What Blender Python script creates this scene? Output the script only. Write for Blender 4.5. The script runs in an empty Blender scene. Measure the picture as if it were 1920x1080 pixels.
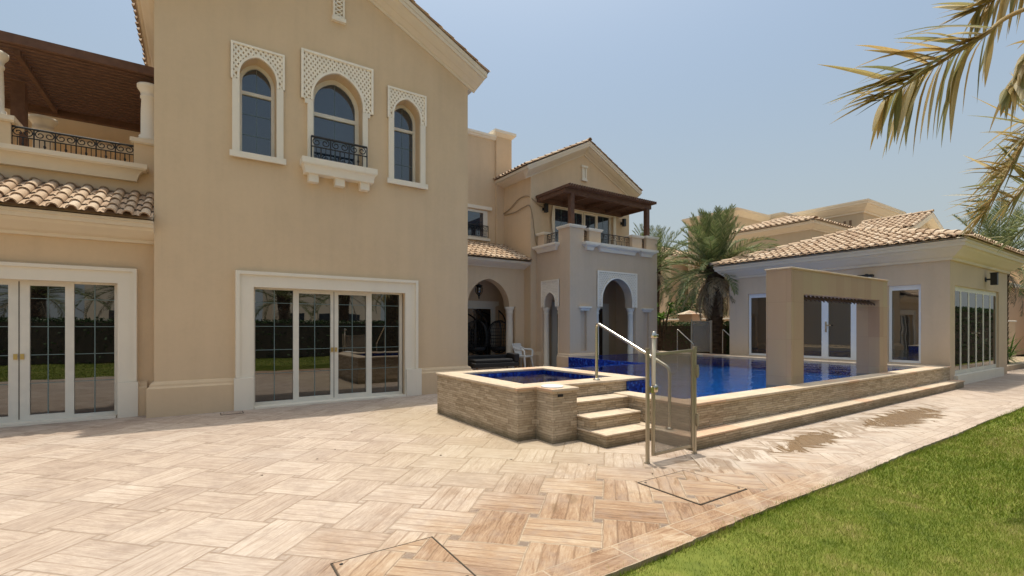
import bpy, bmesh, math, random
import numpy as np
from mathutils import Vector, Matrix
from mathutils.geometry import tessellate_polygon
R = math.radians
random.seed(7); rng = np.random.default_rng(7)
C = bpy.context.scene.collection
scene = bpy.context.scene

# ------------------------------------------------------------------ camera
FPX = 885.0; HZ = 613.0; HC = 1.4
ANG = math.atan(1330 / FPX)
FW = Vector((math.cos(ANG), math.sin(ANG), 0)); RT = Vector((math.sin(ANG), -math.cos(ANG), 0))
cam = bpy.data.cameras.new('camera'); co = bpy.data.objects.new('camera', cam); C.objects.link(co)
co.location = (0, 0, HC)
co.rotation_euler = (R(90), 0, ANG - R(90))
cam.sensor_width = 36; cam.lens = 36 * FPX / 1920
cam.shift_y = (HZ - 540) / 1920
cam.clip_start = 0.05; cam.clip_end = 2000
scene.camera = co

# ------------------------------------------------------------------ light
SUNV = Vector((0.05, 0.125, 1.0)).normalized()        # direction towards the sun
elev = math.asin(SUNV.z); az = math.atan2(SUNV.x, SUNV.y)
w = bpy.data.worlds.new('World'); scene.world = w; w.use_nodes = True
nt = w.node_tree; bg = nt.nodes['Background']
sky = nt.nodes.new('ShaderNodeTexSky'); sky.sky_type = 'NISHITA'; sky.sun_disc = False
sky.sun_elevation = elev; sky.sun_rotation = az
sky.air_density = 1.0; sky.dust_density = 6.5; sky.ozone_density = 0.9; sky.altitude = 0
hs = nt.nodes.new('ShaderNodeHueSaturation'); hs.inputs['Saturation'].default_value = 1.06
nt.links.new(sky.outputs[0], hs.inputs['Color']); tn = nt.nodes.new('ShaderNodeMix'); tn.data_type = 'RGBA'; tn.blend_type = 'MULTIPLY'; tn.inputs[0].default_value = 1.0; tn.inputs[7].default_value = (0.885, 0.99, 0.965, 1)
nt.links.new(hs.outputs[0], tn.inputs[6])
tc = nt.nodes.new('ShaderNodeTexCoord'); sx = nt.nodes.new('ShaderNodeSeparateXYZ'); nt.links.new(tc.outputs['Generated'], sx.inputs[0])
mr = nt.nodes.new('ShaderNodeMapRange'); mr.inputs[1].default_value = 0.0; mr.inputs[2].default_value = 0.62; mr.inputs[3].default_value = 0.78; mr.inputs[4].default_value = 0.0; mr.interpolation_type = 'SMOOTHSTEP'
nt.links.new(sx.outputs[2], mr.inputs[0])
hz = nt.nodes.new('ShaderNodeMix'); hz.data_type = 'RGBA'; hz.inputs[7].default_value = (3.15, 3.45, 3.5, 1)      # dusty haze low in the sky
nt.links.new(mr.outputs[0], hz.inputs[0]); nt.links.new(tn.outputs[2], hz.inputs[6]); nt.links.new(hz.outputs[2], bg.inputs[0]); bg.inputs[1].default_value = 0.13
sl = bpy.data.lights.new('sun', 'SUN'); sl.energy = 2.4; sl.angle = R(0.5); sl.color = (1.0, 0.945, 0.83)
so = bpy.data.objects.new('sun', sl); C.objects.link(so); so.location = (0, 0, 30)
so.rotation_euler = SUNV.to_track_quat('Z', 'Y').to_euler()
scene.view_settings.view_transform = 'Standard'; scene.view_settings.look = 'None'
scene.view_settings.gamma = 1.0; scene.view_settings.exposure = 0.39

# ------------------------------------------------------------------ helpers: nodes
class NB:
    def __init__(s, name, rough=0.8, spec=0.3):
        s.mat = bpy.data.materials.new(name); s.mat.use_nodes = True
        s.t = s.mat.node_tree; s.n = s.t.nodes; s.bsdf = s.n['Principled BSDF']; s.out = s.n['Material Output']
        s.bsdf.inputs['Roughness'].default_value = rough
        s.bsdf.inputs['Specular IOR Level'].default_value = spec
    def _in(s, sock, v):
        if v is None: return
        if isinstance(v, bpy.types.NodeSocket): s.t.links.new(v, sock)
        else:
            if isinstance(v, (tuple, list)) and len(v) == 3 and sock.type == 'RGBA': v = (*v, 1)
            sock.default_value = v
    def m(s, op, a, b=None, c=None):
        n = s.n.new('ShaderNodeMath'); n.operation = op
        s._in(n.inputs[0], a); s._in(n.inputs[1], b); s._in(n.inputs[2], c); return n.outputs[0]
    def mix(s, f, a, b, mode='MIX'):
        n = s.n.new('ShaderNodeMix'); n.data_type = 'RGBA'; n.blend_type = mode
        s._in(n.inputs[0], f); s._in(n.inputs[6], a); s._in(n.inputs[7], b); return n.outputs[2]
    def pos(s): return s.n.new('ShaderNodeNewGeometry').outputs['Position']
    def objc(s): return s.n.new('ShaderNodeTexCoord').outputs['Object']
    def sep(s, v):
        n = s.n.new('ShaderNodeSeparateXYZ'); s._in(n.inputs[0], v); return n.outputs
    def comb(s, x, y, z=0.0):
        n = s.n.new('ShaderNodeCombineXYZ'); s._in(n.inputs[0], x); s._in(n.inputs[1], y); s._in(n.inputs[2], z); return n.outputs[0]
    def noise(s, v, scale, detail=3, rough=0.55, dist=0.0):
        n = s.n.new('ShaderNodeTexNoise'); s._in(n.inputs['Vector'], v)
        n.inputs['Scale'].default_value = scale; n.inputs['Detail'].default_value = detail
        n.inputs['Roughness'].default_value = rough; n.inputs['Distortion'].default_value = dist; return n.outputs[0]
    def white(s, v):
        n = s.n.new('ShaderNodeTexWhiteNoise'); n.noise_dimensions = '3D'; s._in(n.inputs[0], v); return n.outputs[0]
    def scale(s, v, k):
        n = s.n.new('ShaderNodeVectorMath'); n.operation = 'MULTIPLY'; s._in(n.inputs[0], v); n.inputs[1].default_value = k; return n.outputs[0]
    def ramp(s, f, stops):
        n = s.n.new('ShaderNodeValToRGB'); s._in(n.inputs[0], f); e = n.color_ramp.elements
        e[0].position, e[0].color = stops[0][0], (*stops[0][1], 1); e[1].position, e[1].color = stops[-1][0], (*stops[-1][1], 1)
        for p, c in stops[1:-1]: k = e.new(p); k.color = (*c, 1)
        return n.outputs[0]
    def sm(s, v, a, b):
        n = s.n.new('ShaderNodeMapRange'); n.interpolation_type = 'SMOOTHSTEP'
        s._in(n.inputs[0], v); n.inputs[1].default_value = a; n.inputs[2].default_value = b; return n.outputs[0]
    def attr(s, name):
        n = s.n.new('ShaderNodeAttribute'); n.attribute_name = name; return n.outputs
    def bump(s, h, strength=0.3, dist=0.01):
        n = s.n.new('ShaderNodeBump'); n.inputs['Strength'].default_value = strength; n.inputs['Distance'].default_value = dist
        s._in(n.inputs['Height'], h); s.t.links.new(n.outputs[0], s.bsdf.inputs['Normal'])
    def col(s, v): s._in(s.bsdf.inputs['Base Color'], v)
    def rough(s, v): s._in(s.bsdf.inputs['Roughness'], v)

def m_stucco(name, c, var=0.07, bump=0.25):
    b = NB(name, 0.9, 0.15); P = b.pos()
    big = b.noise(P, 0.55, 4, 0.6); fine = b.noise(P, 14, 4, 0.6); streak = b.noise(b.scale(P, (5, 5, 0.35)), 1.0, 4)
    k = b.m('ADD', b.m('MULTIPLY', b.m('SUBTRACT', big, 0.5), var * 2.4), b.m('MULTIPLY', b.m('SUBTRACT', fine, 0.5), var))
    k = b.m('ADD', k, b.m('MULTIPLY', b.m('SUBTRACT', streak, 0.5), var * 2.2)); k = b.m('ADD', k, b.m('MULTIPLY', b.m('SUBTRACT', b.noise(P, 2.3, 6, 0.7, 0.6), 0.5), var * 2.0))
    f = b.m('ADD', 0.5, k)
    b.col(b.ramp(f, [(0.25, tuple(x * 0.78 for x in c)), (0.5, c), (0.75, tuple(min(1, x * 1.15) for x in c))]))
    wash = b.m('MULTIPLY', b.sm(b.noise(b.scale(P, (9, 9, 0.5)), 1.0, 6, 0.7), 0.58, 0.78), b.sm(b.noise(P, 0.8, 3), 0.45, 0.62))
    c0 = b.bsdf.inputs['Base Color'].links[0].from_socket; b.col(b.mix(b.m('MULTIPLY', wash, 0.22), c0, tuple(x * 0.5 for x in c)))
    b.bump(b.m('ADD', b.noise(P, 220, 3), b.m('MULTIPLY', b.noise(P, 9, 2), 1.5)), bump, 0.004)
    return b.mat
def m_plain(name, c, rough=0.6, spec=0.3, metal=0.0, var=0.06, sc=6):
    b = NB(name, rough, spec); P = b.pos(); n = b.noise(P, sc, 4)
    b.col(b.mix(n, tuple(max(0, x * (1 - var * 2)) for x in c), tuple(min(1, x * (1 + var * 2)) for x in c)))
    b.bsdf.inputs['Metallic'].default_value = metal
    return b.mat
M = {}
M['wall'] = m_stucco('wall_stucco', (0.675, 0.505, 0.325), 0.085)
M['wall_pale'] = m_stucco('pale_stucco', (0.64, 0.49, 0.345), 0.085)
M['trim'] = m_stucco('cream_trim', (0.81, 0.73, 0.60), 0.045, 0.1)
M['cornice'] = m_stucco('cornice_plaster', (0.73, 0.62, 0.47), 0.045, 0.1)
M['jali'] = m_plain('carved_plaster', (0.90, 0.81, 0.67), 0.85, 0.15)
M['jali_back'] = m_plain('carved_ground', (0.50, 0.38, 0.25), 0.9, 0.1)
M['upvc'] = m_plain('white_window_frame', (0.74, 0.69, 0.59), 0.45, 0.4)
M['white_frame'] = m_plain('pool_house_frame', (0.80, 0.80, 0.79), 0.4, 0.4, var=0.02)
M['glass_side'] = None
M['muntin'] = m_plain('glazing_bar', (0.14, 0.20, 0.20), 0.4, 0.5)
M['iron'] = m_plain('wrought_iron', (0.012, 0.012, 0.013), 0.45, 0.5)
M['wood'] = m_plain('dark_timber', (0.13, 0.066, 0.04), 0.6, 0.25, var=0.25, sc=10)
M['steel'] = m_plain('brushed_steel', (0.62, 0.57, 0.47), 0.22, 0.5, 1.0, 0.03)
M['postmetal'] = m_plain('champagne_post', (0.44, 0.38, 0.28), 0.38, 0.5, 0.6, 0.05)
M['brass'] = m_plain('brass', (0.55, 0.40, 0.15), 0.35, 0.5, 0.8)
M['black_fabric'] = m_plain('black_cushion', (0.02, 0.02, 0.022), 0.75, 0.3)
M['plastic'] = m_plain('white_plastic', (0.78, 0.78, 0.76), 0.4, 0.4, var=0.02)
M['joint'] = m_plain('dark_joint', (0.07, 0.055, 0.04), 0.9)
M['neigh'] = m_stucco('neighbour_stucco', (0.56, 0.43, 0.28))
M['neigh2'] = m_stucco('orange_stucco', (0.62, 0.42, 0.27))
M['darkvoid'] = m_plain('dark_room', (0.03, 0.027, 0.024), 0.9)

def m_glass(name, c, ior, rough=0.01):
    b = NB(name, rough, 0.5); b.col(c); b.bsdf.inputs['IOR'].default_value = ior
    b.bump(b.noise(b.pos(), 1.3, 2), 0.05, 0.02); return b.mat
M['glass'] = m_glass('tinted_glass', (0.006, 0.006, 0.006), 2.3)
M['glass_blue'] = m_glass('blue_film_glass', (0.02, 0.035, 0.055), 2.1)
M['glass_side'] = m_glass('folding_door_glass', (0.02, 0.018, 0.015), 1.45)
M['glass_house'] = m_glass('pool_house_glass', (0.02, 0.017, 0.014), 2.5)

def m_tiles():
    b = NB('clay_roof_tile', 0.85, 0.2); a = b.attr('tint')[2]; P = b.pos()
    n = b.noise(P, 7, 4); k = b.m('ADD', b.m('MULTIPLY', a, 0.7), b.m('MULTIPLY', n, 0.3))
    c = b.ramp(k, [(0.0, (0.30, 0.19, 0.12)), (0.35, (0.47, 0.33, 0.22)), (0.7, (0.57, 0.43, 0.30)), (1.0, (0.67, 0.54, 0.41))])
    b.col(b.mix(b.m('MULTIPLY', b.sm(b.noise(P, 16, 5, 0.65), 0.52, 0.72), 0.4), c, (0.33, 0.25, 0.19)))
    b.bump(b.noise(P, 60, 3), 0.2, 0.005); return b.mat
M['tile'] = m_tiles()

def m_stone():                      # split-face ledgestone
    b = NB('ledgestone', 0.9, 0.15); x, y, z = b.sep(b.pos())
    u = b.m('ADD', x, y); row = b.m('FLOOR', b.m('DIVIDE', z, 0.031))
    rw = b.white(b.comb(row, 3.1, 0)); L = b.m('ADD', 0.10, b.m('MULTIPLY', rw, 0.22))
    uu = b.m('DIVIDE', b.m('ADD', u, b.m('MULTIPLY', rw, 7.3)), L)
    colm = b.m('FLOOR', uu); r = b.white(b.comb(row, colm, 1.7))
    fz = b.m('FRACT', b.m('DIVIDE', z, 0.031)); fu = b.m('FRACT', uu)
    ez = b.m('MINIMUM', fz, b.m('SUBTRACT', 1, fz)); eu = b.m('MULTIPLY', b.m('MINIMUM', fu, b.m('SUBTRACT', 1, fu)), 4.5)
    e = b.sm(b.m('MINIMUM', ez, eu), 0.02, 0.16)
    n = b.noise(b.comb(b.m('MULTIPLY', u, 1.0), b.m('MULTIPLY', z, 3.5), 0), 11, 6, 0.72)
    k = b.m('ADD', b.m('MULTIPLY', r, 0.24), b.m('MULTIPLY', n, 0.76))
    c = b.ramp(k, [(0.25, (0.24, 0.18, 0.11)), (0.42, (0.43, 0.335, 0.225)), (0.60, (0.57, 0.46, 0.325)), (0.78, (0.70, 0.59, 0.44))])
    big = b.noise(b.pos(), 1.6, 4, 0.6)
    c = b.mix(b.m('MULTIPLY', b.sm(big, 0.45, 0.75), 0.35), c, (0.60, 0.50, 0.38))
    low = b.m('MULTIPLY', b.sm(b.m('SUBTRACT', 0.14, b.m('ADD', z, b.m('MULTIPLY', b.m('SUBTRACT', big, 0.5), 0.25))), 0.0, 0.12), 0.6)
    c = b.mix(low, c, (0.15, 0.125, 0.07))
    c = b.mix(b.m('MULTIPLY', b.m('SUBTRACT', 1, e), 0.42), c, (0.13, 0.085, 0.05))
    b.col(c)
    b.bump(b.m('ADD', b.m('MULTIPLY', r, 0.9), b.m('ADD', b.m('MULTIPLY', e, 0.7), b.m('MULTIPLY', n, 0.8))), 0.65, 0.011)
    return b.mat
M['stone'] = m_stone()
def m_coping():
    b = NB('travertine_coping', 0.7, 0.25); P = b.pos(); x, y, z = b.sep(P)
    n = b.noise(P, 5, 5, 0.6); n2 = b.noise(b.scale(P, (3, 3, 30)), 8, 4)
    cell = b.white(b.comb(b.m('FLOOR', b.m('DIVIDE', x, 0.4)), b.m('FLOOR', b.m('DIVIDE', y, 0.4)), 0.3))
    c = b.ramp(b.m('ADD', b.m('MULTIPLY', n, 0.55), b.m('MULTIPLY', n2, 0.4)), [(0.25, (0.44, 0.33, 0.23)), (0.5, (0.60, 0.48, 0.35)), (0.8, (0.72, 0.60, 0.46))])
    c = b.mix(b.m('MULTIPLY', b.sm(cell, 0.8, 0.9), 0.45), c, (0.62, 0.33, 0.19))
    fx = b.m('FRACT', b.m('DIVIDE', x, 0.4)); fy = b.m('FRACT', b.m('DIVIDE', y, 0.4))
    j = b.m('MINIMUM', b.m('MINIMUM', fx, b.m('SUBTRACT', 1, fx)), b.m('MINIMUM', fy, b.m('SUBTRACT', 1, fy)))
    c = b.mix(b.m('MULTIPLY', b.m('SUBTRACT', 1, b.sm(j, 0.004, 0.014)), 0.35), c, (0.25, 0.18, 0.12))
    b.col(c); b.bump(n2, 0.25, 0.004); return b.mat
M['coping'] = m_coping()
def m_sandstone():
    b = NB('sandstone_panels', 0.75, 0.2); P = b.pos(); x, y, z = b.sep(P)
    u = b.m('ADD', x, y)
    cell = b.white(b.comb(b.m('FLOOR', b.m('DIVIDE', u, 0.3)), b.m('FLOOR', b.m('DIVIDE', z, 0.6)), 0.4))
    n = b.noise(b.scale(P, (1, 1, 0.4)), 5, 5)
    k = b.m('ADD', b.m('MULTIPLY', cell, 0.65), b.m('MULTIPLY', n, 0.35))
    c = b.ramp(k, [(0.1, (0.40, 0.265, 0.18)), (0.5, (0.45, 0.32, 0.215)), (0.9, (0.46, 0.36, 0.225))])
    fu = b.m('FRACT', b.m('DIVIDE', u, 0.3)); fz = b.m('FRACT', b.m('DIVIDE', z, 0.6))
    j = b.m('MINIMUM', b.m('MINIMUM', fu, b.m('SUBTRACT', 1, fu)), b.m('MULTIPLY', b.m('MINIMUM', fz, b.m('SUBTRACT', 1, fz)), 2))
    c = b.mix(b.m('MULTIPLY', b.m('SUBTRACT', 1, b.sm(j, 0.004, 0.016)), 0.3), c, (0.26, 0.17, 0.11))
    c = b.mix(b.m('MULTIPLY', b.sm(b.m('SUBTRACT', 0.62, b.m('ADD', z, b.m('MULTIPLY', n, 0.25))), 0.0, 0.2), 0.5), c, (0.42, 0.38, 0.33))
    b.col(c); b.bump(b.noise(P, 40, 4), 0.15, 0.004); return b.mat
M['sandstone'] = m_sandstone()
def m_mosaic(name, stops):
    b = NB(name, 0.2, 0.5); x, y, z = b.sep(b.pos()); s = 0.032
    cell = b.white(b.comb(b.m('FLOOR', b.m('DIVIDE', x, s)), b.m('FLOOR', b.m('DIVIDE', y, s)), b.m('FLOOR', b.m('DIVIDE', z, s))))
    c = b.ramp(cell, stops)
    b.col(c); return b.mat
M['mosaic'] = m_mosaic('blue_mosaic', [(0.0, (0.003, 0.008, 0.08)), (0.5, (0.007, 0.028, 0.22)), (0.85, (0.012, 0.06, 0.36)), (1.0, (0.04, 0.15, 0.48))])
M['pool_floor'] = m_mosaic('pool_floor_mosaic', [(0.0, (0.004, 0.04, 0.18)), (0.5, (0.008, 0.085, 0.33)), (0.85, (0.015, 0.14, 0.44)), (1.0, (0.05, 0.24, 0.55))])
def m_water():
    b = NB('pool_water', 0.02, 0.5); t = b.t
    P = b.pos()
    h = b.m('ADD', b.noise(b.scale(P, (1, 1, 1)), 2.6, 3, 0.5, 0.3), b.m('MULTIPLY', b.noise(P, 9, 2), 0.25))
    bp = b.n.new('ShaderNodeBump'); bp.inputs['Strength'].default_value = 0.45; bp.inputs['Distance'].default_value = 0.03
    t.links.new(h, bp.inputs['Height'])
    fr = b.n.new('ShaderNodeFresnel'); fr.inputs[0].default_value = 1.33; t.links.new(bp.outputs[0], fr.inputs[1])
    gl = b.n.new('ShaderNodeBsdfGlossy'); gl.inputs['Roughness'].default_value = 0.02; t.links.new(bp.outputs[0], gl.inputs['Normal'])
    tr = b.n.new('ShaderNodeBsdfTransparent'); tr.inputs[0].default_value = (0.68, 0.92, 1.0, 1)
    mx = b.n.new('ShaderNodeMixShader'); t.links.new(fr.outputs[0], mx.inputs[0]); t.links.new(tr.outputs[0], mx.inputs[1]); t.links.new(gl.outputs[0], mx.inputs[2])
    t.links.new(mx.outputs[0], b.out.inputs[0]); return b.mat
M['water'] = m_water()
def m_mesh():
    b = NB('grey_fence_mesh', 0.8, 0.2); b.col((0.35, 0.295, 0.23)); b.bsdf.inputs['Alpha'].default_value = 0.5; return b.mat
M['mesh'] = m_mesh()

def m_paving(name, du=0.0, dv=0.0, warm=0.0):
    b = NB(name, 0.8, 0.25); P = b.pos(); x, y, z = b.sep(P); p = 0.465; s2 = 1 / math.sqrt(2)
    wob = b.m('MULTIPLY', b.m('SUBTRACT', b.noise(P, 3.5, 2), 0.5), 0.025)
    u = b.m('ADD', b.m('MULTIPLY', b.m('SUBTRACT', x, y), s2), b.m('ADD', wob, 0.295 + du + 60 * p + p / 2))
    v = b.m('ADD', b.m('MULTIPLY', b.m('ADD', x, y), s2), b.m('ADD', wob, -3.70 + dv + 60 * p + p / 2))
    ui = b.m('FLOOR', b.m('DIVIDE', u, p)); vi = b.m('FLOOR', b.m('DIVIDE', v, p))
    lu = b.m('SUBTRACT', b.m('SUBTRACT', u, b.m('MULTIPLY', ui, p)), p / 2)
    lv = b.m('SUBTRACT', b.m('SUBTRACT', v, b.m('MULTIPLY', vi, p)), p / 2)
    par = b.m('MODULO', b.m('ADD', ui, vi), 2)                   # 0 -> planks along v
    def sel(a0, a1): return b.m('ADD', b.m('MULTIPLY', a0, b.m('SUBTRACT', 1, par)), b.m('MULTIPLY', a1, par))
    al = sel(lv, lu); ac = sel(lu, lv)                            # along / across inside own cell
    H = 0.198
    aal = b.m('ABSOLUTE', al); aac = b.m('ABSOLUTE', ac)
    own = b.m('LESS_THAN', aac, H); nown = b.m('SUBTRACT', 1, own)
    sq = b.m('MULTIPLY', nown, b.m('GREATER_THAN', aal, H))
    # neighbour block id when outside
    sg = b.m('MULTIPLY', b.m('SIGN', ac), nown)
    bu = b.m('ADD', ui, b.m('MULTIPLY', sg, b.m('SUBTRACT', 1, par))); bv = b.m('ADD', vi, b.m('MULTIPLY', sg, par))
    r = b.white(b.comb(bu, bv, b.m('MULTIPLY', sq, 5.0)))
    # coordinate across the planks of whichever block this is
    across = b.m('ADD', b.m('MULTIPLY', own, ac), b.m('MULTIPLY', nown, al))
    pk = b.m('DIVIDE', b.m('ADD', across, H), 2 * H / 4)
    pid = b.m('FLOOR', pk); fp = b.m('FRACT', pk); dpl = b.m('MULTIPLY', b.m('MINIMUM', fp, b.m('SUBTRACT', 1, fp)), H / 2)
    dblk = b.m('ABSOLUTE', b.m('SUBTRACT', aac, H))
    dn = b.m('ADD', b.m('MULTIPLY', nown, b.m('ABSOLUTE', b.m('SUBTRACT', aal, H))), b.m('MULTIPLY', own, 1.0))
    dblk = b.m('MINIMUM', dblk, dn)
    # planks along v when (par==0 and own) or (par==1 and not own)
    alv = b.m('ABSOLUTE', b.m('SUBTRACT', par, own))              # 1 -> along v
    gu = b.m('ADD', b.m('MULTIPLY', alv, 16), 2.2); gv = b.m('ADD', b.m('MULTIPLY', b.m('SUBTRACT', 1, alv), 16), 2.2)
    # border course along the lawn
    inb = b.m('LESS_THAN', b.m('ADD', y, b.m('MULTIPLY', wob, 0.5)), 2.165)
    xb = b.m('DIVIDE', x, 0.55); fxb = b.m('FRACT', xb); dbx = b.m('MULTIPLY', b.m('MINIMUM', fxb, b.m('SUBTRACT', 1, fxb)), 0.55)
    yb = b.m('DIVIDE', b.m('SUBTRACT', 2.165, y), 0.118); fyb = b.m('FRACT', yb); dby = b.m('MULTIPLY', fyb, 0.118)
    r = b.m('ADD', b.m('MULTIPLY', b.m('SUBTRACT', 1, inb), r), b.m('MULTIPLY', inb, b.white(b.comb(b.m('FLOOR', xb), b.m('FLOOR', yb), 8.0))))
    gn = b.noise(b.comb(b.m('MULTIPLY', u, gu), b.m('MULTIPLY', v, gv), b.m('MULTIPLY', r, 20)), 2.1, 9, 0.72, 0.5)
    gb = b.noise(b.comb(b.m('MULTIPLY', x, 2.2), b.m('MULTIPLY', y, 16), b.m('MULTIPLY', r, 20)), 2.1, 9, 0.72, 0.5)
    gn = b.m('ADD', b.m('MULTIPLY', b.m('SUBTRACT', 1, inb), gn), b.m('MULTIPLY', inb, gb))
    dblk = b.m('ADD', b.m('MULTIPLY', b.m('SUBTRACT', 1, inb), dblk), b.m('MULTIPLY', inb, b.m('MINIMUM', dbx, dby)))
    dpl = b.m('ADD', dpl, inb)
    rp = b.white(b.comb(bu, bv, b.m('ADD', pid, 0.5)))
    big = b.noise(P, 0.5, 4, 0.6); mid = b.noise(P, 2.3, 4, 0.6)
    dx = b.m('SUBTRACT', x, 2.7); dy = b.m('SUBTRACT', y, 2.2)
    dist = b.m('SQRT', b.m('ADD', b.m('MULTIPLY', b.m('MULTIPLY', dx, dx), 0.3), b.m('MULTIPLY', dy, dy)))
    warmf = b.m('SUBTRACT', 1, b.sm(b.m('ADD', dist, b.m('MULTIPLY', b.m('SUBTRACT', mid, 0.5), 1.4)), 0.6, 1.75))
    warmf = b.m('MINIMUM', b.m('ADD', warmf, warm), 1.0)
    gf = b.noise(b.comb(b.m('MULTIPLY', u, b.m('ADD', b.m('MULTIPLY', alv, 40), 8)), b.m('MULTIPLY', v, b.m('ADD', b.m('MULTIPLY', b.m('SUBTRACT', 1, alv), 40), 8)), r), 2.5, 5, 0.75)
    gn = b.m('ADD', b.m('MULTIPLY', gn, 0.62), b.m('MULTIPLY', gf, 0.38))
    k = b.m('ADD', b.m('ADD', b.m('ADD', 0.09, b.m('MULTIPLY', gn, 0.66)), b.m('MULTIPLY', b.m('SUBTRACT', rp, 0.5), b.m('ADD', 0.03, b.m('MULTIPLY', warmf, 0.05)))), b.m('ADD', b.m('MULTIPLY', r, 0.07), b.m('MULTIPLY', mid, 0.14)))
    pale = b.ramp(k, [(0.37, (0.21, 0.145, 0.108)), (0.45, (0.37, 0.28, 0.218)), (0.53, (0.46, 0.36, 0.285)), (0.65, (0.59, 0.49, 0.405))])
    wrm = b.ramp(k, [(0.37, (0.10, 0.052, 0.028)), (0.45, (0.25, 0.14, 0.078)), (0.53, (0.37, 0.235, 0.14)), (0.66, (0.52, 0.40, 0.28))])
    c = b.mix(b.m('MULTIPLY', warmf, 0.95), pale, wrm)
    c = b.mix(b.m('MULTIPLY', b.sm(big, 0.45, 0.7), 0.35), c, (0.40, 0.34, 0.30))
    c = b.mix(b.m('MULTIPLY', b.sm(b.noise(P, 3.2, 8, 0.75), 0.47, 0.66), 0.5), c, (0.30, 0.225, 0.18))
    c = b.mix(b.m('MULTIPLY', sq, b.m('MULTIPLY', b.m('SUBTRACT', 1, inb), b.m('ADD', 0.15, b.m('MULTIPLY', warmf, 0.7)))), c, (0.20, 0.15, 0.12))
    # joints: pale grout near the warm worn part, brown hairlines elsewhere, fading with wear
    wear = b.sm(b.noise(P, 1.4, 3), 0.40, 0.62)
    jb = b.m('SUBTRACT', 1, b.sm(dblk, 0.003, 0.012)); jp = b.m('MULTIPLY', b.m('SUBTRACT', 1, b.sm(dpl, 0.0015, 0.009)), b.m('MINIMUM', 1.0, b.m('ADD', b.m('ADD', 0.15, b.m('MULTIPLY', wear, 0.55)), b.m('MULTIPLY', warmf, 0.6))))
    jc = b.mix(warmf, (0.27, 0.19, 0.13), (0.53, 0.43, 0.32))
    c = b.mix(b.m('MULTIPLY', jb, 0.5), c, jc); c = b.mix(b.m('MULTIPLY', jp, 0.72), c, b.mix(warmf, (0.26, 0.17, 0.11), (0.20, 0.12, 0.07)))
    # algae / moss stain by the tub, wet puddles by the pool
    wn = b.noise(b.comb(b.m('MULTIPLY', u, b.m('ADD', b.m('MULTIPLY', alv, 7), 2)), b.m('MULTIPLY', v, b.m('ADD', b.m('MULTIPLY', b.m('SUBTRACT', 1, alv), 7), 2)), 0), 0.9, 7, 0.7, 0.8)
    def blob(cx, cy, rx, ry, amt, sc=3.0, ang=0.0, nz=None):
        ca, sa = math.cos(ang), math.sin(ang)
        a_ = b.m('ADD', b.m('MULTIPLY', b.m('SUBTRACT', x, cx), ca), b.m('MULTIPLY', b.m('SUBTRACT', y, cy), sa))
        b_ = b.m('SUBTRACT', b.m('MULTIPLY', b.m('SUBTRACT', y, cy), ca), b.m('MULTIPLY', b.m('SUBTRACT', x, cx), sa))
        d = b.m('SQRT', b.m('ADD', b.m('POWER', b.m('ABSOLUTE', b.m('DIVIDE', a_, rx)), 2), b.m('POWER', b.m('ABSOLUTE', b.m('DIVIDE', b_, ry)), 2)))
        return b.m('ADD', d, b.m('MULTIPLY', b.m('SUBTRACT', nz or gn, 0.5), amt))
    def inside(d, e=0.12): return b.m('SUBTRACT', 1, b.sm(d, 1 - e, 1 + e))
    moss = b.m('MAXIMUM', inside(blob(2.9, 6.6, 0.75, 1.5, 1.6), 0.6), inside(blob(3.1, 4.6, 1.3, 1.0, 2.0), 0.8))
    c = b.mix(b.m('MULTIPLY', moss, 0.3), c, (0.38, 0.29, 0.14))
    wet = b.m('MAXIMUM', inside(blob(6.3, 2.80, 0.75, 0.20, 3.2, ang=0.08, nz=wn), .14), inside(blob(9.1, 2.72, 1.3, 0.30, 2.8, ang=0.03, nz=wn), .16))
    wet = b.m('MAXIMUM', wet, b.m('MULTIPLY', inside(blob(7.7, 2.9, 3.0, 0.20, 8.0, nz=wn), 0.3), 0.5))
    salt = inside(blob(8.0, 2.75, 4.0, 0.55, 1.5), 0.5); c = b.mix(b.m('MULTIPLY', b.m('MULTIPLY', salt, b.sm(wn, 0.44, 0.56)), 0.45), c, (0.62, 0.55, 0.47))
    c = b.mix(b.m('MULTIPLY', wet, 0.85), c, (0.19, 0.115, 0.055))
    b.col(c); b.rough(b.m('SUBTRACT', 0.8, b.m('MULTIPLY', wet, 0.55)))
    hh = b.m('SUBTRACT', b.m('ADD', b.m('MULTIPLY', gn, 0.5), b.m('MULTIPLY', r, 0.2)), b.m('ADD', jb, b.m('MULTIPLY', jp, 0.6)))
    b.bump(hh, 0.55, 0.009); return b.mat
M['paving'] = m_paving('stamped_paving')
M['paving_cover'] = m_paving('stamped_paving_cover', 0.19, 0.31, 0.35)

def m_grass(name, blade):
    b = NB(name, 0.7 if blade else 0.95, 0.25); P = b.pos()
    n = b.noise(P, 1.1, 4, 0.6); n2 = b.noise(P, 6, 4, 0.65)
    k = b.m('ADD', b.m('MULTIPLY', n, 0.55), b.m('MULTIPLY', n2, 0.45))
    k = b.m('ADD', 0.5, b.m('MULTIPLY', b.m('SUBTRACT', k, 0.5), 1.25))
    if blade: k = b.m('ADD', b.m('MULTIPLY', k, 0.78), b.m('MULTIPLY', b.attr('tint')[2], 0.28))
    c = b.ramp(k, [(0.28, (0.08, 0.12, 0.008)), (0.41, (0.15, 0.22, 0.014)), (0.53, (0.225, 0.28, 0.026)), (0.65, (0.33, 0.32, 0.07)), (0.78, (0.48, 0.38, 0.19))])
    if not blade: c = b.mix(0.45, c, (0.10, 0.075, 0.04))
    b.col(c)
    if blade:
        b.bsdf.inputs['Subsurface Weight'].default_value = 0.0
    return b.mat
M['lawn'] = m_grass('lawn_soil', False); M['grass'] = m_grass('grass_blades', True)
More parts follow.
